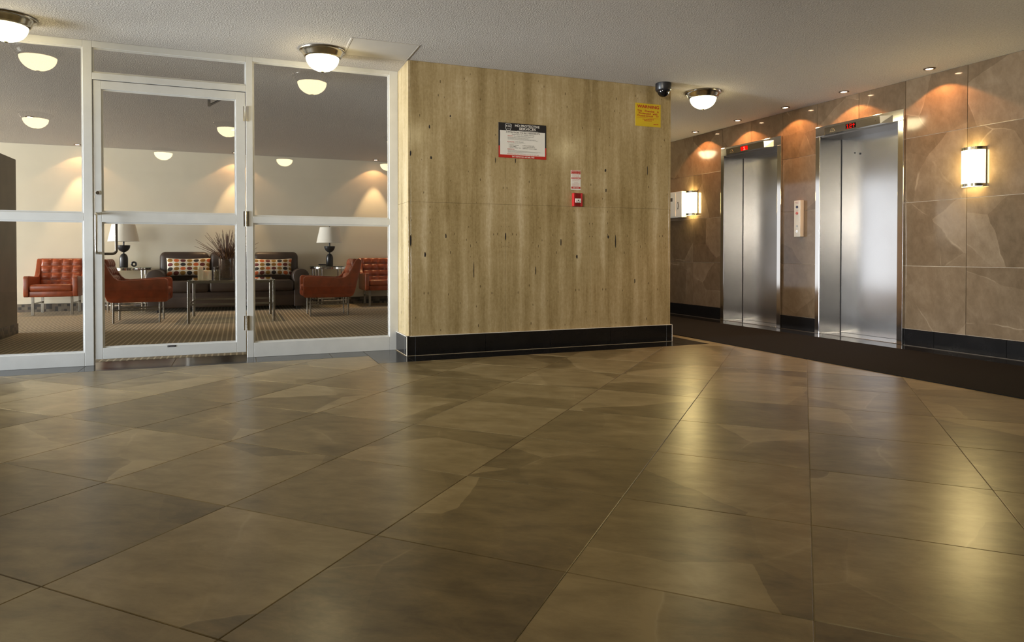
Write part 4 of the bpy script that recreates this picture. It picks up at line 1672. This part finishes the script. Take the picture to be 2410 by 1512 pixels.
def candle(x, y, r, h_, lab):
    root = empty('candle', (x, y, TZ))
    tag(root, lab, 'candle')
    MB().lathe([(0, 0), (r - 0.003, 0), (r, 0.004), (r, h_ - 0.004), (r - 0.004, h_), (r * 0.6, h_ - 0.004), (0, h_ - 0.006)], 28).build('wax', 'candle_wax', root, True)
    MB().cyl((0, 0, h_ - 0.007), 0.0015, 0.014, 'z', 6).build('wick', 'candle_wick', root)


candle(-0.468, 9.70, 0.034, 0.168, 'tall cream pillar candle at the left of the coffee table')
candle(-0.396, 9.79, 0.060, 0.113, 'low wide cream candle behind the tall one on the coffee table')
jr = empty('glass_jar', (-0.277, 9.93, TZ))
tag(jr, 'small lidded glass jar left of the twig vase on the coffee table', 'jar')
MB().lathe([(0, 0), (0.043, 0), (0.046, 0.006), (0.046, 0.120), (0.040, 0.132), (0, 0.132)], 24).build('body', 'vase_glass', jr, True)
MB().lathe([(0, 0.003), (0.041, 0.003), (0.041, 0.105), (0, 0.110)], 20).build('filling', 'jar_fill', jr, True)
MB().lathe([(0, 0.1325), (0.047, 0.1325), (0.047, 0.155), (0.043, 0.160), (0, 0.160)], 24).build('lid', 'jar_dark', jr, True)
vz = empty('vase', (-0.160, 9.80, TZ))
tag(vz, 'clear cylinder vase of dry brown twigs on the coffee table', 'vase')
MB().lathe([(0, 0), (0.092, 0), (0.094, 0.003), (0.094, 0.268), (0.090, 0.268), (0.089, 0.012), (0, 0.012)], 36).build('glass', 'vase_glass', vz, True)
random.seed(3)
tw = empty('twigs', (-0.160, 9.80, TZ + 0.014))
tag(tw, 'dry brown twigs and seed husks fanning out of the clear vase', 'twigs')
for k in range(96):
    a = random.uniform(0, 2 * PI)
    r0 = random.uniform(0.0, 0.070)
    lean = random.uniform(0.02, 0.36) * (0.6 + 0.4 * abs(math.cos(a)))
    hgt = random.uniform(0.46, 0.655) - lean * 0.22
    bend = random.uniform(-0.02, 0.02)
    pts = [(-0.35 * r0 * math.cos(a), -0.35 * r0 * math.sin(a), 0.0), (r0 * math.cos(a), r0 * math.sin(a), 0.255)]
    for q in (0.33, 0.66, 1.0):
        rr = r0 + lean * q * (0.8 + 0.2 * q)
        pts.append((rr * math.cos(a) + bend * q * q, rr * math.sin(a) * 0.7, 0.255 + (hgt - 0.255) * q))
    MB().tube(pts, 0.0042, 5, 0.0022).build('twig', 'twig', tw)
for k in range(22):
    a = random.uniform(0, 2 * PI)
    r0 = random.uniform(0.03, 0.075)
    lean = random.uniform(0.03, 0.12)
    z0 = random.uniform(0.20, 0.27)
    L = random.uniform(0.10, 0.17)
    ca, sa = math.cos(a), math.sin(a)
    mb = MB()
    rows = []
    for i in range(6):
        q = i / 5
        wv = 0.016 * math.sin(PI * min(0.97, q + 0.06))
        rr = min(r0, 0.08) + lean * q * q * 1.4
        c_ = Vector((rr * ca, rr * sa, z0 + L * q))
        t_ = Vector((-sa, ca, 0)) * wv
        n_ = Vector((ca, sa, 0)) * 0.0012
        rows.append([mb.bm.verts.new(c_ - t_ + n_), mb.bm.verts.new(c_ + t_ + n_), mb.bm.verts.new(c_ + t_ - n_), mb.bm.verts.new(c_ - t_ - n_)])
    for r1, r2 in zip(rows, rows[1:]):
        for i in range(4):
            mb.bm.faces.new([r1[i], r1[(i + 1) % 4], r2[(i + 1) % 4], r2[i]])
    mb.bm.faces.new(rows[0][::-1])
    mb.bm.faces.new(rows[-1])
    bmesh.ops.recalc_face_normals(mb.bm, faces=mb.bm.faces[:])
    mb.build('leaf', 'leaf_brown', tw)
MB().lathe([(0, 0.0), (0.060, 0.0), (0.072, 0.10), (0.080, 0.24), (0, 0.25)], 20).build('stem_bundle', 'twig', tw, True)

for o in bpy.data.objects:
    if o.name.split('.')[0] in PRINTED:
        o['kind'] = 'stuff'
